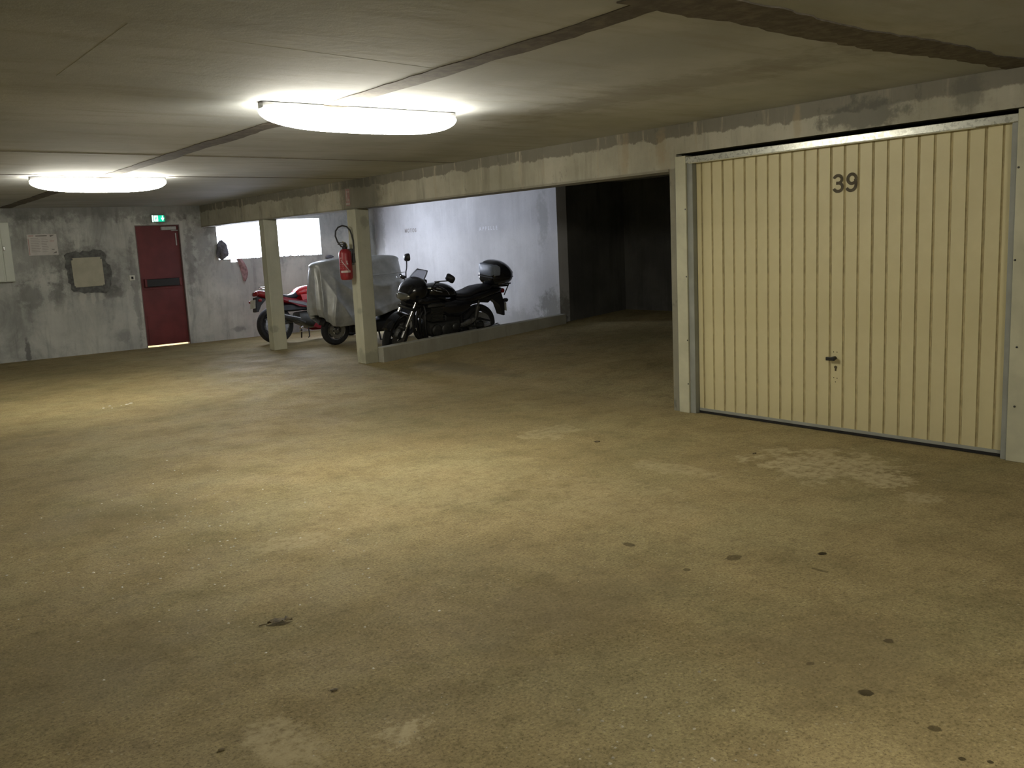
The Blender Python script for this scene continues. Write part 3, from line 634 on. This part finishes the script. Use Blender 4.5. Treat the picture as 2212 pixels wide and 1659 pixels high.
MB().box((-.0048, .012, -.05), (-.004, .032, .085)).box((-.0048, -.03, -.05), (-.004, -.012, -.02)).box((-.0048, -.035, .06), (-.004, -.01, .075)).box((-.0048, -.045, -.095), (-.004, .05, -.072)).build('pictogram', M_SIGNW, sg)

# ------------------------------------------------------------------ motorcycles
def wheel(name, parent, x, z, r, w, M=None, spokes=3, rimmat=None, disc=True):
    T = (M or Matrix()) @ Matrix.Translation((x, 0, z)) @ Matrix.Rotation(PI/2, 4, 'X')
    h = w/2; prof = [(r-.085, h*.75), (r-.055, h), (r-.025, h*.92), (r-.007, h*.55), (r, 0), (r-.007, -h*.55), (r-.025, -h*.92), (r-.055, -h), (r-.085, -h*.75)]
    o = MB().lathe(prof, 40, T, close=True).build(name, M_RUBBER, parent)
    ri = r-.082
    b = MB().lathe([(ri-.018, h*.6), (ri+.004, h*.72), (ri+.004, -h*.72), (ri-.018, -h*.6)], 36, T, close=True).lathe([(.045, -h*.9), (.05, -h*.5), (.05, h*.5), (.045, h*.9)], 20, T)
    for k in range(spokes):
        for d in (-.16, .16):
            a = 2*PI*k/spokes+.4; ca, sa = math.cos(a), math.sin(a); ca2, sa2 = math.cos(a+d), math.sin(a+d)
            b.tube([(.035*ca, .035*sa, 0), (ri*ca2, ri*sa2, 0)], [.018, .012], 6, T)
    b.build('rim', rimmat or M_DARKMET, o)
    if disc:
        for s in (-1, 1):
            MB().lathe([(.075, s*(h*.95)), (ri-.03, s*(h*.95)), (ri-.03, s*(h*.95+.005)), (.075, s*(h*.95+.005))], 30, T, close=True).build('brake_disc', M_METAL, o)
    return o

def steer(ax_x, z, rake, ang, trail=.1):
    a = Vector((-math.sin(rake), 0, math.cos(rake))); S0 = Vector((ax_x+trail, 0, 0))
    return Matrix.Translation(S0) @ Matrix.Rotation(ang, 4, a) @ Matrix.Translation(-S0)
def arc(pts, n=6):
    """smooth path through points (Catmull-Rom)"""
    P = [Vector(p) for p in pts]; P = [P[0]*2-P[1]]+P+[P[-1]*2-P[-2]]; out = []
    for i in range(1, len(P)-2):
        for k in range(n):
            t = k/n; out.append(.5*((2*P[i])+(P[i+1]-P[i-1])*t+(2*P[i-1]-5*P[i]+4*P[i+1]-P[i+2])*t*t+(3*P[i]-P[i-1]-3*P[i+1]+P[i+2])*t**3))
    return out+[P[-2]]
def fins(b, x0, x1, y, z0, z1, n, th=.006, lean=0):
    for i in range(n):
        z = z0+(z1-z0)*i/(n-1); b.box((x0+lean*i, -y, z), (x1+lean*i, y, z+th))
    b.box((x0+.02, -y+.02, z0), (x1-.02+lean*n, y-.02, z1))

# ---- black motorcycle with top case
bk = thing('motorcycle', 'black motorcycle with a top case parked behind the curb', 'motorcycle', (7.33, 11.0, 0), (math.radians(-7), 0, PI), 'motorcycles in the bay')
RK = math.radians(25); ST = steer(.73, .3, RK, math.radians(30)); SM = steer(.73, .3, RK, math.radians(21))
fwh = wheel('front_wheel', bk, .73, .30, .30, .115, ST); rwh = wheel('rear_wheel', bk, -.70, .31, .31, .14)
for s in (-1, 1):
    fk = MB().tube([(.735, s*.10, .29), (.60, s*.10, .585)], [.027, .03], 12, ST).build('fork_leg', M_METAL, bk, label='bare alloy fork leg')
    MB().tube([(.60, s*.10, .58), (.44, s*.10, .93)], .020, 12, ST).build('fork_tube', M_CHROME, fk)
    MB().lathe([(.036, -.03), (.036, .03), (.02, .04)], 10, ST @ Matrix.Translation((.70, s*.085, .42)) @ Matrix.Rotation(PI/2, 4, 'X')).build('brake_caliper', M_DARKMET, fk)
    MB().tube(arc([(.68, s*.07, .44), (.60, s*.05, .52), (.55, s*.07, .62), (.50, s*.05, .74)]), .006, 6, ST).build('brake_hose', M_BLACK, fk)
b = MB(); n = 12; rows = []       # front mudguard
for i in range(n+1):
    a = math.radians(25+120*i/n)
    for (yy, rr) in ((-.072, .305), (-.066, .328), (0, .338), (.066, .328), (.072, .305)): b.v.append(tuple(ST @ Vector((.73+rr*math.cos(a), yy, .30+rr*math.sin(a)))))
for i in range(n):
    for k in range(4): b.f.append((5*i+k, 5*i+k+1, 5*i+6+k, 5*i+5+k)); b.mi.append(0)
o = b.build('front_mudguard', M_GLOSS, bk); md = o.modifiers.new('thickness', 'SOLIDIFY'); md.thickness = .006
MB().box((.40, -.13, .66), (.60, .13, .70), ST).box((.36, -.12, .90), (.48, .12, .935), ST).build('fork_yoke', M_DARKMET, bk, bevel=.01)
hb = MB().tube(arc([(.22, -.37, .985), (.33, -.26, 1.0), (.40, -.10, .965), (.40, .10, .965), (.33, .26, 1.0), (.22, .37, .985)]), .012, 10, ST).build('handlebar', M_CHROME, bk)
for s in (-1, 1):
    MB().tube([(.30, s*.28, .997), (.215, s*.375, .984)], [.018, .019], 12, ST).build('grip', M_RUBBER, hb)
    MB().tube(arc([(.36, s*.235, .995), (.37, s*.31, .985), (.31, s*.38, .975)]), .006, 6, ST).build('lever', M_METAL, hb)
    MB().box((.31, s*.255-.03, .985), (.37, s*.255+.03, 1.03), ST).build('control_pod', M_BLACK, hb, bevel=.008)
    mr = MB().tube(arc([(.32, s*.24, 1.01), (.29, s*.28, 1.08), (.235 if s > 0 else .165, s*.37, 1.11), (.235 if s > 0 else .105, s*.43, 1.13 if s > 0 else 1.19)]), .009, 8, SM).build('mirror_stalk', M_BLACK, bk)
    M2 = SM @ Matrix.Translation((.225 if s > 0 else .09, s*.445, 1.165 if s > 0 else 1.235)) @ Matrix.Rotation(s*.25, 4, 'Z') @ Matrix.Rotation(-s*.35, 4, 'X')
    MB().loft([(-.014, 0, .060, .046, 4), (-.008, 0, .072, .056, 3.4), (.012, 0, .062, .048, 3), (.030, 0, .02, .014, 2)], 20, M2).build('mirror', M_BLACK, mr)
# half fairing, headlight, screen
MB().loft([(.63, .845, .09, .045, 2.2), (.605, .85, .15, .095, 2.4), (.55, .885, .20, .155, 2.5), (.47, .905, .225, .175, 2.6), (.38, .925, .22, .18, 2.8), (.31, .92, .19, .15, 2.8), (.27, .90, .14, .10, 2.6)], 24).build('fairing', M_GLOSS, bk, sub=1)
MB().loft([(.46, .77, .17, .06, 3), (.34, .76, .19, .075, 3), (.20, .76, .18, .075, 3), (.08, .75, .15, .06, 3)], 18).build('fairing_side', M_GLOSS, bk)
MB().loft([(.655, .835, .05, .022, 2.4), (.645, .838, .115, .045, 2.6), (.61, .84, .148, .058, 2.8), (.56, .84, .165, .058, 3)], 20).build('headlight', M_LENS, bk)
MB().loft([(.60, .735, .07, .03), (.54, .72, .11, .04), (.42, .70, .13, .045), (.30, .71, .12, .04)], 16).build('fairing_chin', M_BLACK, bk)
b = MB(); nu, nv = 10, 12
for i in range(nu+1):
    f = i/nu; x = .525-.14*f-.03*f*f; z = 1.0+.205*f; w = .19-.03*f-.05*f**4
    for k in range(nv+1):
        g_ = -1+2*k/nv; b.v.append((x-.115*abs(g_)**2.2*(1-.2*f), w*g_, z-.02*f*f*abs(g_)**3))
for i in range(nu):
    for k in range(nv): b.f.append((i*(nv+1)+k, i*(nv+1)+k+1, (i+1)*(nv+1)+k+1, (i+1)*(nv+1)+k)); b.mi.append(0)
o = b.build('windscreen', M_SCREEN, bk); md = o.modifiers.new('thickness', 'SOLIDIFY'); md.thickness = .004
MB().box((.26, -.10, .99), (.36, .10, 1.06)).build('instrument_panel', M_BLACK, bk, bevel=.02)
for s in (-1, 1):
    ind = MB().tube([(.50, s*.19, .80), (.49, s*.27, .80)], .010, 8).build('front_indicator', M_BLACK, bk); MB().loft([(.455, .80, .022, .022, 2.4, s*.285), (.47, .80, .03, .027, 2.6, s*.285), (.51, .80, .03, .027, 2.6, s*.285), (.525, .80, .02, .02, 2.4, s*.285)], 12).build('lens', M_BLACK, ind)
# tank, seat, tail
tk = MB().loft([(.27, .86, .08, .05, 2.4), (.22, .88, .14, .085, 2.6), (.12, .885, .175, .105, 2.6), (0, .885, .185, .115, 2.6), (-.12, .865, .17, .105, 2.6), (-.21, .835, .13, .075, 2.5), (-.27, .80, .10, .035, 2.4)], 24).build('fuel_tank', M_GLOSS, bk, sub=1)
MB().lathe([(.04, 0), (.04, .012), (.03, .016)], 20, Matrix.Translation((.03, 0, .995))).build('filler_cap', M_CHROME, tk)
MB().tube(arc([(.10, .150, .96), (.03, .178, .925), (-.03, .186, .875), (-.06, .180, .83)]), .0045, 6).build('tank_stripe', M_STRIPE, tk)
MB().loft([(-.22, .80, .09, .03, 2.6), (-.28, .795, .13, .035, 2.8), (-.38, .79, .155, .038, 3), (-.50, .81, .155, .045, 3), (-.58, .85, .145, .05, 3), (-.70, .865, .14, .045, 3), (-.82, .875, .13, .045, 3), (-.90, .875, .10, .03, 2.6)], 20).build('seat', M_SEAT, bk, sub=1)
MB().loft([(-.20, .72, .12, .07, 3), (-.40, .715, .15, .075, 3), (-.60, .75, .15, .075, 3), (-.80, .79, .135, .065, 3), (-1.0, .815, .11, .05, 2.8), (-1.12, .82, .08, .04, 2.6)], 20).build('tail_fairing', M_GLOSS, bk, sub=1)
MB().loft([(-1.10, .80, .075, .035, 3), (-1.14, .80, .08, .038, 3), (-1.16, .80, .06, .03, 2.6)], 16).build('tail_light', M_REDLENS, bk)
MB().box((-.95, -.10, .69), (-.05, .10, .74)).box((-.05, -.05, .55), (.35, .05, .78)).build('frame', M_BLACK, bk, bevel=.015)
mf = MB().prism([(-.86, .74), (-1.08, .78), (-1.14, .62), (-1.16, .43), (-1.13, .425), (-1.05, .60), (-.93, .68)], -.085, .085).build('rear_mudguard', M_BLACK, bk, bevel=.006)
MB().box((-.008, -.10, -.065), (0, .10, .065), Matrix.Translation((-1.165, 0, .56)) @ Matrix.Rotation(.14, 4, 'Y')).build('number_plate', M_PLATE, mf)
for s in (-1, 1):
    ind = MB().tube([(-1.06, s*.07, .68), (-1.08, s*.17, .68)], .010, 8).build('rear_indicator', M_BLACK, bk); MB().loft([(-1.04, .68, .02, .02, 2.4, s*.19), (-1.055, .68, .03, .028, 2.6, s*.19), (-1.10, .68, .03, .028, 2.6, s*.19), (-1.115, .68, .018, .018, 2.4, s*.19)], 12).build('lens', M_BLACK, ind)
# top case on its rack
b = MB()
for s in (-1, 1): b.tube([(-.72, s*.11, .83), (-.90, s*.12, .905), (-1.22, s*.12, .915)], .011, 8).tube([(-1.12, s*.10, .74), (-1.20, s*.11, .915)], .009, 8)
b.box((-1.18, -.11, .87), (-.90, .11, .895)); b.build('luggage_rack', M_BLACK, bk)
cs = MB().loft([(-.835, 1.065, .17, .115, 4), (-.86, 1.065, .205, .165, 3.6), (-.94, 1.08, .225, .195, 3.0), (-1.06, 1.075, .225, .192, 2.7), (-1.17, 1.05, .205, .155, 2.5), (-1.24, 1.035, .16, .10, 2.4), (-1.275, 1.01, .08, .05, 2.2)], 28).build('top_case', M_GLOSS, bk, sub=1)
b = MB(); b.loft([(-.835, 1.12, .150, .075, 5), (-.842, 1.12, .165, .085, 5), (-.86, 1.12, .207, .095, 5), (-.90, 1.125, .222, .095, 5), (-.935, 1.12, .229, .080, 5)], 28); b.build('grey_panel', M_GREYPANEL, cs, label='pale grey reflective panel')
MB().loft([(-1.262, 1.06, .11, .02, 3), (-1.245, 1.075, .14, .028, 3), (-1.20, 1.11, .16, .03, 3)], 14).build('reflector', M_REDLENS, cs)
MB().loft([(-.832, 1.022, .185, .006, 6), (-.88, 1.022, .222, .006, 6), (-1.06, 1.022, .231, .006, 6), (-1.17, 1.02, .208, .006, 4), (-1.24, 1.02, .16, .006, 3)], 24).build('lid_seam', M_BLACK, cs)
# engine
e1 = MB(); e1.loft([(.30, .36, .10, .06, 4), (.26, .36, .17, .10, 4), (.10, .33, .20, .13, 4), (-.10, .33, .20, .13, 4), (-.26, .36, .17, .10, 4), (-.30, .37, .10, .05, 4)], 20)
eng = e1.build('engine', M_DARKMET, bk); b = MB(); fins(b, .02, .24, .20, .47, .66, 9, .007, .003); b.build('cylinder_fins', M_DARKMET, eng)
b = MB().loft([(.02, .69, .19, .03, 4), (.10, .70, .21, .04, 4), (.24, .70, .21, .04, 4), (.30, .69, .18, .03, 4)], 18); b.build('cylinder_head', M_DARKMET, eng)
for (cx, cz, rr, s, dp) in ((.16, .34, .085, 1, .05), (-.02, .33, .095, 1, .03), (-.17, .36, .06, 1, .03), (.05, .33, .10, -1, .05)):
    MB().lathe([(rr, 0), (rr, dp*.6), (rr*.8, dp), (rr*.3, dp*1.1)], 24, Matrix.Translation((cx, s*.185, cz)) @ Matrix.Rotation(-s*PI/2, 4, 'X')).build('side_cover', M_DARKMET, eng)
ehs = MB()
for k in range(4):
    y = -.14+.0935*k; ehs.tube(arc([(.24, y, .62), (.32, y, .58), (.345, y*.95, .45), (.31, y*.8, .26), (.22, y*.6, .17), (.0, y*.5-.03, .16), (-.2, y*.4, .165)]), .019, 10)
ex_ = ehs.build('exhaust_headers', M_BLACK, bk)
for s in (-1, 1): MB().tube([(-.22, s*.13, .17), (-.42, s*.16, .20), (-.48, s*.17, .215), (-.95, s*.19, .30), (-.98, s*.19, .305)], [.022, .026, .045, .048, .03], 16).build('silencer', M_CHROME if s > 0 else M_DARKMET, bk)
b = MB()
for s in (-1, 1): b.tube(arc([(.42, s*.03, .84), (.32, s*.12, .66), (.33, s*.16, .40), (.24, s*.16, .17), (-.1, s*.15, .15)]), .018, 10).tube([(.40, s*.04, .86), (.0, s*.13, .78), (-.28, s*.14, .62), (-.33, s*.14, .28)], .018, 10)
b.build('frame_tubes', M_BLACK, bk)
sa = MB()
for s in (-1, 1): sa.tube([(-.30, s*.11, .38), (-.70, s*.11, .31)], [.032, .026], 10)
sa.build('swingarm', M_DARKMET, bk)
for s in (-1, 1): MB().tube([(-.55, s*.13, .34), (-.56, s*.135, .42), (-.562, s*.135, .425), (-.60, s*.14, .62), (-.602, s*.14, .625), (-.62, s*.14, .70)], [.018, .018, .034, .034, .018, .018], 10).build('rear_shock', M_DARKMET, bk)
MB().loft([(.02, .64, .14, .08, 3.5), (-.06, .62, .175, .13, 3.5), (-.28, .61, .175, .14, 3.5), (-.46, .66, .15, .09, 3.5)], 18).build('side_panel', M_GLOSS, bk)
MB().box((-.34, -.13, .34), (-.02, .13, .60)).build('airbox', M_BLACK, bk, bevel=.03)
MB().prism([(-.30, .70), (-.30, .42), (-.38, .38), (-.40, .52), (-.46, .60), (-.56, .64), (-.70, .655), (-.84, .64), (-.92, .70)], -.08, .08).build('inner_mudguard', M_BLACK, bk, bevel=.01)
for s in (-1, 1): MB().loft([(-.24, .375, .02, .03, 3, s*.215), (-.34, .40, .025, .045, 3, s*.215), (-.45, .43, .02, .04, 3, s*.21), (-.52, .46, .01, .02, 3, s*.205)], 10).build('footrest_plate', M_METAL, bk)
for s in (-1, 1): MB().tube([(-.20, s*.20, .33), (-.20, s*.30, .335)], .014, 8).build('footpeg', M_RUBBER, bk)
MB().tube([(-.05, .14, .18), (.02, .26, .055)], .013, 8).build('side_stand', M_BLACK, bk)
MB().prism([(-.32, .41), (-.70, .40), (-.86, .36), (-.86, .385), (-.70, .43), (-.32, .44)], .075, .10).build('chain_guard', M_BLACK, bk)

# ---- red sports motorcycle behind the first pillar
rd = thing('motorcycle', 'red sports motorcycle standing behind the pillar under the window', 'motorcycle', (7.07, 14.4, 0), (math.radians(-6), 0, 0), 'motorcycles in the bay')
wheel('front_wheel', rd, .70, .30, .30, .12); wheel('rear_wheel', rd, -.70, .315, .315, .16)
for s in (-1, 1): MB().tube([(.70, s*.10, .30), (.46, s*.10, .86)], [.028, .022], 10).build('fork_leg', M_METAL, rd)
MB().loft([(.13, .83, .10, .06), (.08, .85, .17, .085), (-.06, .855, .185, .09, 2.8), (-.20, .845, .17, .085, 2.8), (-.28, .82, .14, .06, 2.6), (-.32, .80, .10, .03)], 22).build('fuel_tank', M_RED, rd, sub=1)
st_ = MB().loft([(-.22, .83, .07, .05, 2.8), (-.27, .80, .11, .075, 3), (-.34, .765, .14, .05, 3), (-.46, .755, .15, .035, 3), (-.58, .785, .145, .04, 3), (-.72, .85, .13, .05, 3), (-.86, .885, .10, .035, 3)], 20).build('seat', M_SEAT, rd, sub=1)
MB().loft([(-.20, .66, .13, .06, 3), (-.40, .69, .17, .055, 3), (-.62, .74, .17, .065, 3), (-.80, .81, .15, .07, 3), (-.92, .855, .12, .06, 2.6), (-.99, .865, .07, .04, 2.4)], 20).build('tail_fairing', M_REDDARK, rd, sub=1)
MB().loft([(-.965, .85, .10, .035, 3), (-.99, .85, .11, .04, 3), (-1.005, .85, .08, .03, 3)], 14).build('tail_light', M_REDLENS, rd)
MB().tube(arc([(-.70, -.12, .92), (-.82, -.11, .945), (-.90, 0, .95), (-.82, .11, .945), (-.70, .12, .92)]), .011, 8).build('grab_rail', M_CHROME, rd)
rm = MB().prism([(-.82, .76), (-1.0, .80), (-1.03, .56), (-.99, .55), (-.93, .66)], -.08, .08).build('rear_mudguard', M_BLACK, rd, bevel=.006)
MB().box((-.006, -.10, -.075), (0, .10, .065), Matrix.Translation((-1.04, 0, .69)) @ Matrix.Rotation(.12, 4, 'Y')).build('number_plate', M_PLATE, rm)
for s in (-1, 1):
    ind = MB().tube([(-.97, s*.08, .735), (-.99, s*.18, .735)], .009, 8).build('rear_indicator', M_BLACK, rd); MB().loft([(-.97, .735, .02, .02, 2.4, s*.20), (-.99, .735, .028, .026, 2.6, s*.20), (-1.02, .735, .02, .018, 2.4, s*.20)], 12).build('lens', M_REDLENS, ind)
for s in (-1, 1):
    pn = MB().prism([(-.62, .73), (-.24, .68), (-.02, .74), (.12, .78), (.30, .82), (.42, .70), (.36, .42), (.44, .26), (.30, .16), (.05, .17), (-.10, .22), (.02, .36), (.06, .50), (-.10, .55), (-.30, .58)], s*.185-.012, s*.185+.012).build('side_fairing', M_REDDARK, rd, bevel=.006)
    MB().prism([(-.50, .705), (-.24, .655), (-.10, .60), (-.16, .575), (-.30, .62), (-.50, .675)], s*.205-.008, s*.205+.002 if s > 0 else s*.205+.008).build('grey_stripe', M_STRIPE, pn)
    MB().prism([(-.26, .78), (.10, .80), (.02, .72), (-.15, .60), (-.22, .62)], s*.175-.01, s*.175+.01).build('tank_side_panel', M_RED, rd, bevel=.005)
MB().loft([(.78, .80, .08, .06), (.70, .83, .17, .12), (.55, .86, .21, .15), (.40, .86, .20, .14), (.28, .86, .16, .10)], 20).build('nose_fairing', M_RED, rd, sub=1)
MB().loft([(.62, .97, .10, .02), (.52, 1.01, .14, .05), (.40, 1.04, .13, .07), (.36, 1.05, .11, .07)], 16).build('windscreen', M_SCREEN, rd)
for s in (-1, 1): MB().loft([(.40, 1.08, .05, .03, 3, s*.32), (.45, 1.08, .06, .035, 3, s*.32), (.48, 1.08, .03, .02, 3, s*.31)], 12).tube([(.50, s*.14, 1.0), (.46, s*.30, 1.07)], .009, 8).build('mirror', M_BLACK, rd)
er = MB().loft([(.28, .38, .12, .10, 4), (.10, .36, .19, .15, 4), (-.12, .36, .19, .15, 4), (-.30, .40, .14, .10, 4)], 18).build('engine', M_DARKMET, rd)
MB().box((-.60, -.13, .52), (.10, .13, .64)).build('frame', M_BLACK, rd, bevel=.02)
MB().tube([(-.24, -.17, .30), (-.36, -.19, .36), (-.42, -.20, .385), (-.86, -.215, .50), (-.89, -.215, .505)], [.025, .03, .05, .054, .035], 16).build('silencer', M_DARKMET, rd)
MB().prism([(-.36, .40), (-.34, .375), (-.62, .45), (-.64, .475)], -.272, -.262).build('heat_shield', M_METAL, rd, bevel=.002)
b = MB()
for s in (-1, 1): b.tube([(-.28, s*.11, .38), (-.70, s*.11, .315)], [.035, .028], 10)
b.build('swingarm', M_DARKMET, rd)
MB().prism([(-.12, .33), (.10, .345), (.12, .36), (.02, .365), (-.10, .35)], -.225, -.205).build('footrest_plate', M_METAL, rd)
MB().tube([(-.30, -.18, .24), (-.36, -.22, .22)], .02, 8).tube([(-.32, -.18, .17), (-.37, -.22, .165)], .014, 8).build('axle_adjuster', M_CHROME, rd)
MB().tube([(-.18, .12, .20), (-.14, .24, .06)], .013, 8).build('side_stand', M_BLACK, rd)
MB().tube([(-.15, -.10, .22), (-.16, -.12, .06), (-.19, -.13, .05)], .010, 8).build('centre_stand', M_BLACK, rd)

# ---- covered scooter between them
sc = thing('scooter', 'dark scooter whose wheel shows below the silver cover', 'scooter', (7.45, 13.2, 0), (math.radians(-4), 0, PI))
RR = .245
wheel('front_wheel', sc, .62, RR, RR, .12, None, 3, M_METAL); wheel('rear_wheel', sc, -.68, RR, RR, .13, None, 3, M_DARKMET)
for s in (-1, 1): MB().tube([(.62, s*.09, RR), (.46, s*.09, .72)], [.026, .022], 10).build('fork_leg', M_DARKMET, sc)
b = MB(); n = 10
for i in range(n+1):
    a = math.radians(20+140*i/n)
    for (yy, rr) in ((-.075, .25), (-.065, .275), (.065, .275), (.075, .25)): b.v.append((.62+rr*math.cos(a), yy, RR+rr*math.sin(a)))
for i in range(n):
    for k in range(3): b.f.append((4*i+k, 4*i+k+1, 4*i+5+k, 4*i+4+k)); b.mi.append(0)
o = b.build('front_mudguard', M_BLACK, sc); md = o.modifiers.new('thickness', 'SOLIDIFY'); md.thickness = .006
MB().loft([(.58, .62, .10, .14), (.48, .66, .21, .26, 3), (.34, .66, .24, .28, 3), (.24, .55, .20, .26, 3), (.16, .40, .18, .17, 3.4)], 20).build('front_shield', M_BLACK, sc)
MB().loft([(.36, .24, .13, .06, 4), (.20, .25, .18, .09, 4), (-.20, .26, .19, .11, 4), (-.38, .34, .18, .16, 4), (-.55, .40, .17, .16, 4), (-.80, .48, .15, .12, 3.4), (-.92, .52, .10, .07, 3)], 20).build('underbody', M_BLACK, sc)
MB().loft([(-.02, .62, .13, .10, 3), (-.20, .70, .17, .08, 3), (-.50, .74, .18, .09, 3), (-.80, .80, .15, .07, 3), (-.94, .82, .08, .04, 3)], 18).build('seat', M_SEAT, sc)
MB().tube([(-.20, -.16, .20), (-.42, -.18, .24), (-.48, -.19, .26), (-.86, -.20, .36)], [.02, .024, .052, .05], 12).build('silencer', M_DARKMET, sc)
MB().tube(arc([(.26, -.34, .98), (.36, -.15, 1.0), (.38, 0, .98), (.36, .15, 1.0), (.26, .34, .98)]), .013, 8).build('handlebar', M_BLACK, sc)
MB().tube([(-.10, .12, .22), (-.12, .16, .035), (-.22, .17, .03)], .016, 8).build('centre_stand', M_BLACK, sc)
# drape
cv = thing('motorcycle_cover', 'silver-grey fabric cover draped over the scooter between the motorcycles', 'cover', (7.28, 13.2, 0))
b = MB(); nf, nz = 260, 70
def hem(f):     # hem height along the scooter, f = -1 at its nose (low x) .. 1
    pts = [(-1, .50), (-.80, .33), (-.62, .30), (-.2, .335), (.2, .42), (.6, .49), (1, .55)]
    for (a, p), (c, q) in zip(pts, pts[1:]):
        if f <= c: return p+(q-p)*(f-a)/(c-a)
    return .55
def topz(f): return 1.345+.045*math.exp(-((f+.55)/.35)**2)+.055*math.exp(-((f-.9)/.35)**2)-.02*math.exp(-((f-.15)/.3)**2)
ring = []
for j in range(nz+1):
    v = j/nz
    for i in range(nf):
        a = 2*PI*i/nf; ca, sn = math.cos(a), math.sin(a)
        e = 3.6; fx = math.copysign(abs(ca)**(2/e), ca); fy = math.copysign(abs(sn)**(2/2.6), sn)
        tz, hz = topz(fx), hem(fx)
        if v < .16:      # the top, closing in to the ridge
            q = v/.16; rad = math.sin(q*PI/2)**.8; z = tz-.085*(q**3); wx = .80*rad; wy = (.16+.05*abs(fx))*rad
        else:
            q = (v-.16)/.84; z = (tz-.085)+(hz-tz+.085)*q
            wx = .79+.03*math.sin(q*PI*.6); wy = .165+.05*abs(fx)+.19*math.sin(min(1, q*1.35)*PI/2)
            rg = lambda t: 1.2*(1-abs(math.sin(t)))**1.3-.45
            wn = max(0, min(1, (-.25-fx)/.6)); tuck = max(0, q-.84)/.16
            nf_ = rg(a*7.5+1.1*noise.noise((ca*2, sn*2, z*1.4)))+.5*noise.noise((ca*5, sn*5, z*.9+3))
            wx += (.008+.045*wn)*q**.9*nf_-.05*tuck; wy += (.006+.05*wn)*q**.9*nf_-.05*tuck
            ru, rv = (fx+1)*.83, 1.36-z; rr = math.hypot(ru, rv); th = math.atan2(rv, ru+.03)
            fan = rg(th*8.5+1.3*noise.noise((ru*1.7, rv*1.7, sn*2))+.3)
            wy += .055*min(1, rr*1.2)*fan*(1-wn*.6)*min(1, q*2.5)*max(0, min(1, (1.0-fx)/.15))+.018*noise.noise((fx*3.1, z*3.3, sn*2+5))
            wy += .014*max(0, min(1, (1.09-z)/.02))*max(0, min(1, (fx+.1)/.2))
        b.v.append((fx*wx, fy*wy, z))
for j in range(nz):
    for i in range(nf): b.f.append((j*nf+i, j*nf+(i+1) % nf, (j+1)*nf+(i+1) % nf, (j+1)*nf+i)); b.mi.append(0)
b.f.append(tuple(range(nf))); b.mi.append(0)
o = b.build('cover_fabric', M_COVER, cv, angle=75); md = o.modifiers.new('thickness', 'SOLIDIFY'); md.thickness = .003
for s in (-1, 1): MB().tube([(.78*f, s*(.285+.03*abs(f)), 1.07+.03*f) for f in [-.05+1.0*k/10 for k in range(11)]], .006, 6).build('seam_cord', M_COVER, cv)

# ------------------------------------------------------------------ debris on the floor
lf = thing('dry_leaf', 'crumpled dry leaf lying alone on the bare floor', 'leaf', (1.411, 3.404, 0), (0, 0, -.35))
b = MB(); n = 12
for i in range(n+1):
    f = i/n; x = -.05+.10*f; w = .020*math.sin(PI*f)**.7*(1+.5*noise.noise((f*6, 2, 0)))+.001; z = .006+.012*abs(noise.noise((f*5, 0, 1)))
    b.v += [(x, -w, z+.010*noise.noise((f*8, 5, 0))+.004), (x, 0, z*.5+.001), (x, w, z+.012*noise.noise((f*7, 9, 0))+.006)]
for i in range(n):
    for k in range(2): b.f.append((3*i+k, 3*i+k+1, 3*i+4+k, 3*i+3+k)); b.mi.append(0)
o = b.build('blade', M_LEAF, lf); md = o.modifiers.new('thickness', 'SOLIDIFY'); md.thickness = .0012
MB().tube([(-.05, 0, .004), (-.072, -.006, .006), (-.085, -.004, .003)], .0022, 6).build('stem', M_LEAF, lf)
def clod(x, y, r, seed, label):
    o = lump('dirt_clod', (x, y, r*.2), (r, r*.65, r*.32), M_LEAF, seed, 2, .9); tag(o, label, 'debris', 'dark crumbs of dirt on the floor')
clod(4.577, 4.816, .020, 1.1, 'dark crumb of dirt in front of the lane opening')
clod(5.013, 3.728, .015, 2.2, 'dark crumb of dirt nearest the garage door')
clod(1.30, 2.72, .012, 3.3, 'dark crumb of dirt between two pale floor patches')
clod(.86, 2.62, .011, 4.4, 'dark crumb of dirt left of the pale floor patch')
b = MB(); b.cur = 1
def chip(x, y, r):
    n = 6; a0 = random.random()*6; pts = [(x+r*random.uniform(.6, 1.1)*math.cos(a0+2*PI*k/n), y+r*random.uniform(.5, 1)*math.sin(a0+2*PI*k/n)) for k in range(n)]; h = r*.35
    b.add([(p, q, 0) for p, q in pts]+[(x+(p-x)*.6, y+(q-y)*.6, h) for p, q in pts], [tuple(range(n, 2*n))]+[(k, (k+1) % n, n+(k+1) % n, n+k) for k in range(n)])
for i in range(170):
    f = random.random(); chip(random.gauss(1.45, .45), random.gauss(4.9, .9), random.uniform(.003, .008))
b.cur = 0
for i in range(120): chip(random.uniform(.5, 3.2), random.uniform(1.6, 5), random.uniform(.002, .0055))
for i in range(40): chip(random.gauss(1.95, .25), random.gauss(1.75, .2), random.uniform(.003, .009))
b.cur = 1
for i in range(8): chip(2.57+random.gauss(0, .12), 9.9+random.gauss(0, .1), random.uniform(.010, .02))
tag(b.build('stone_chips', [M_CHIP, M_CHIPW]), 'tiny pale stone chips strewn over the floor', 'stone chips', kind='stuff')
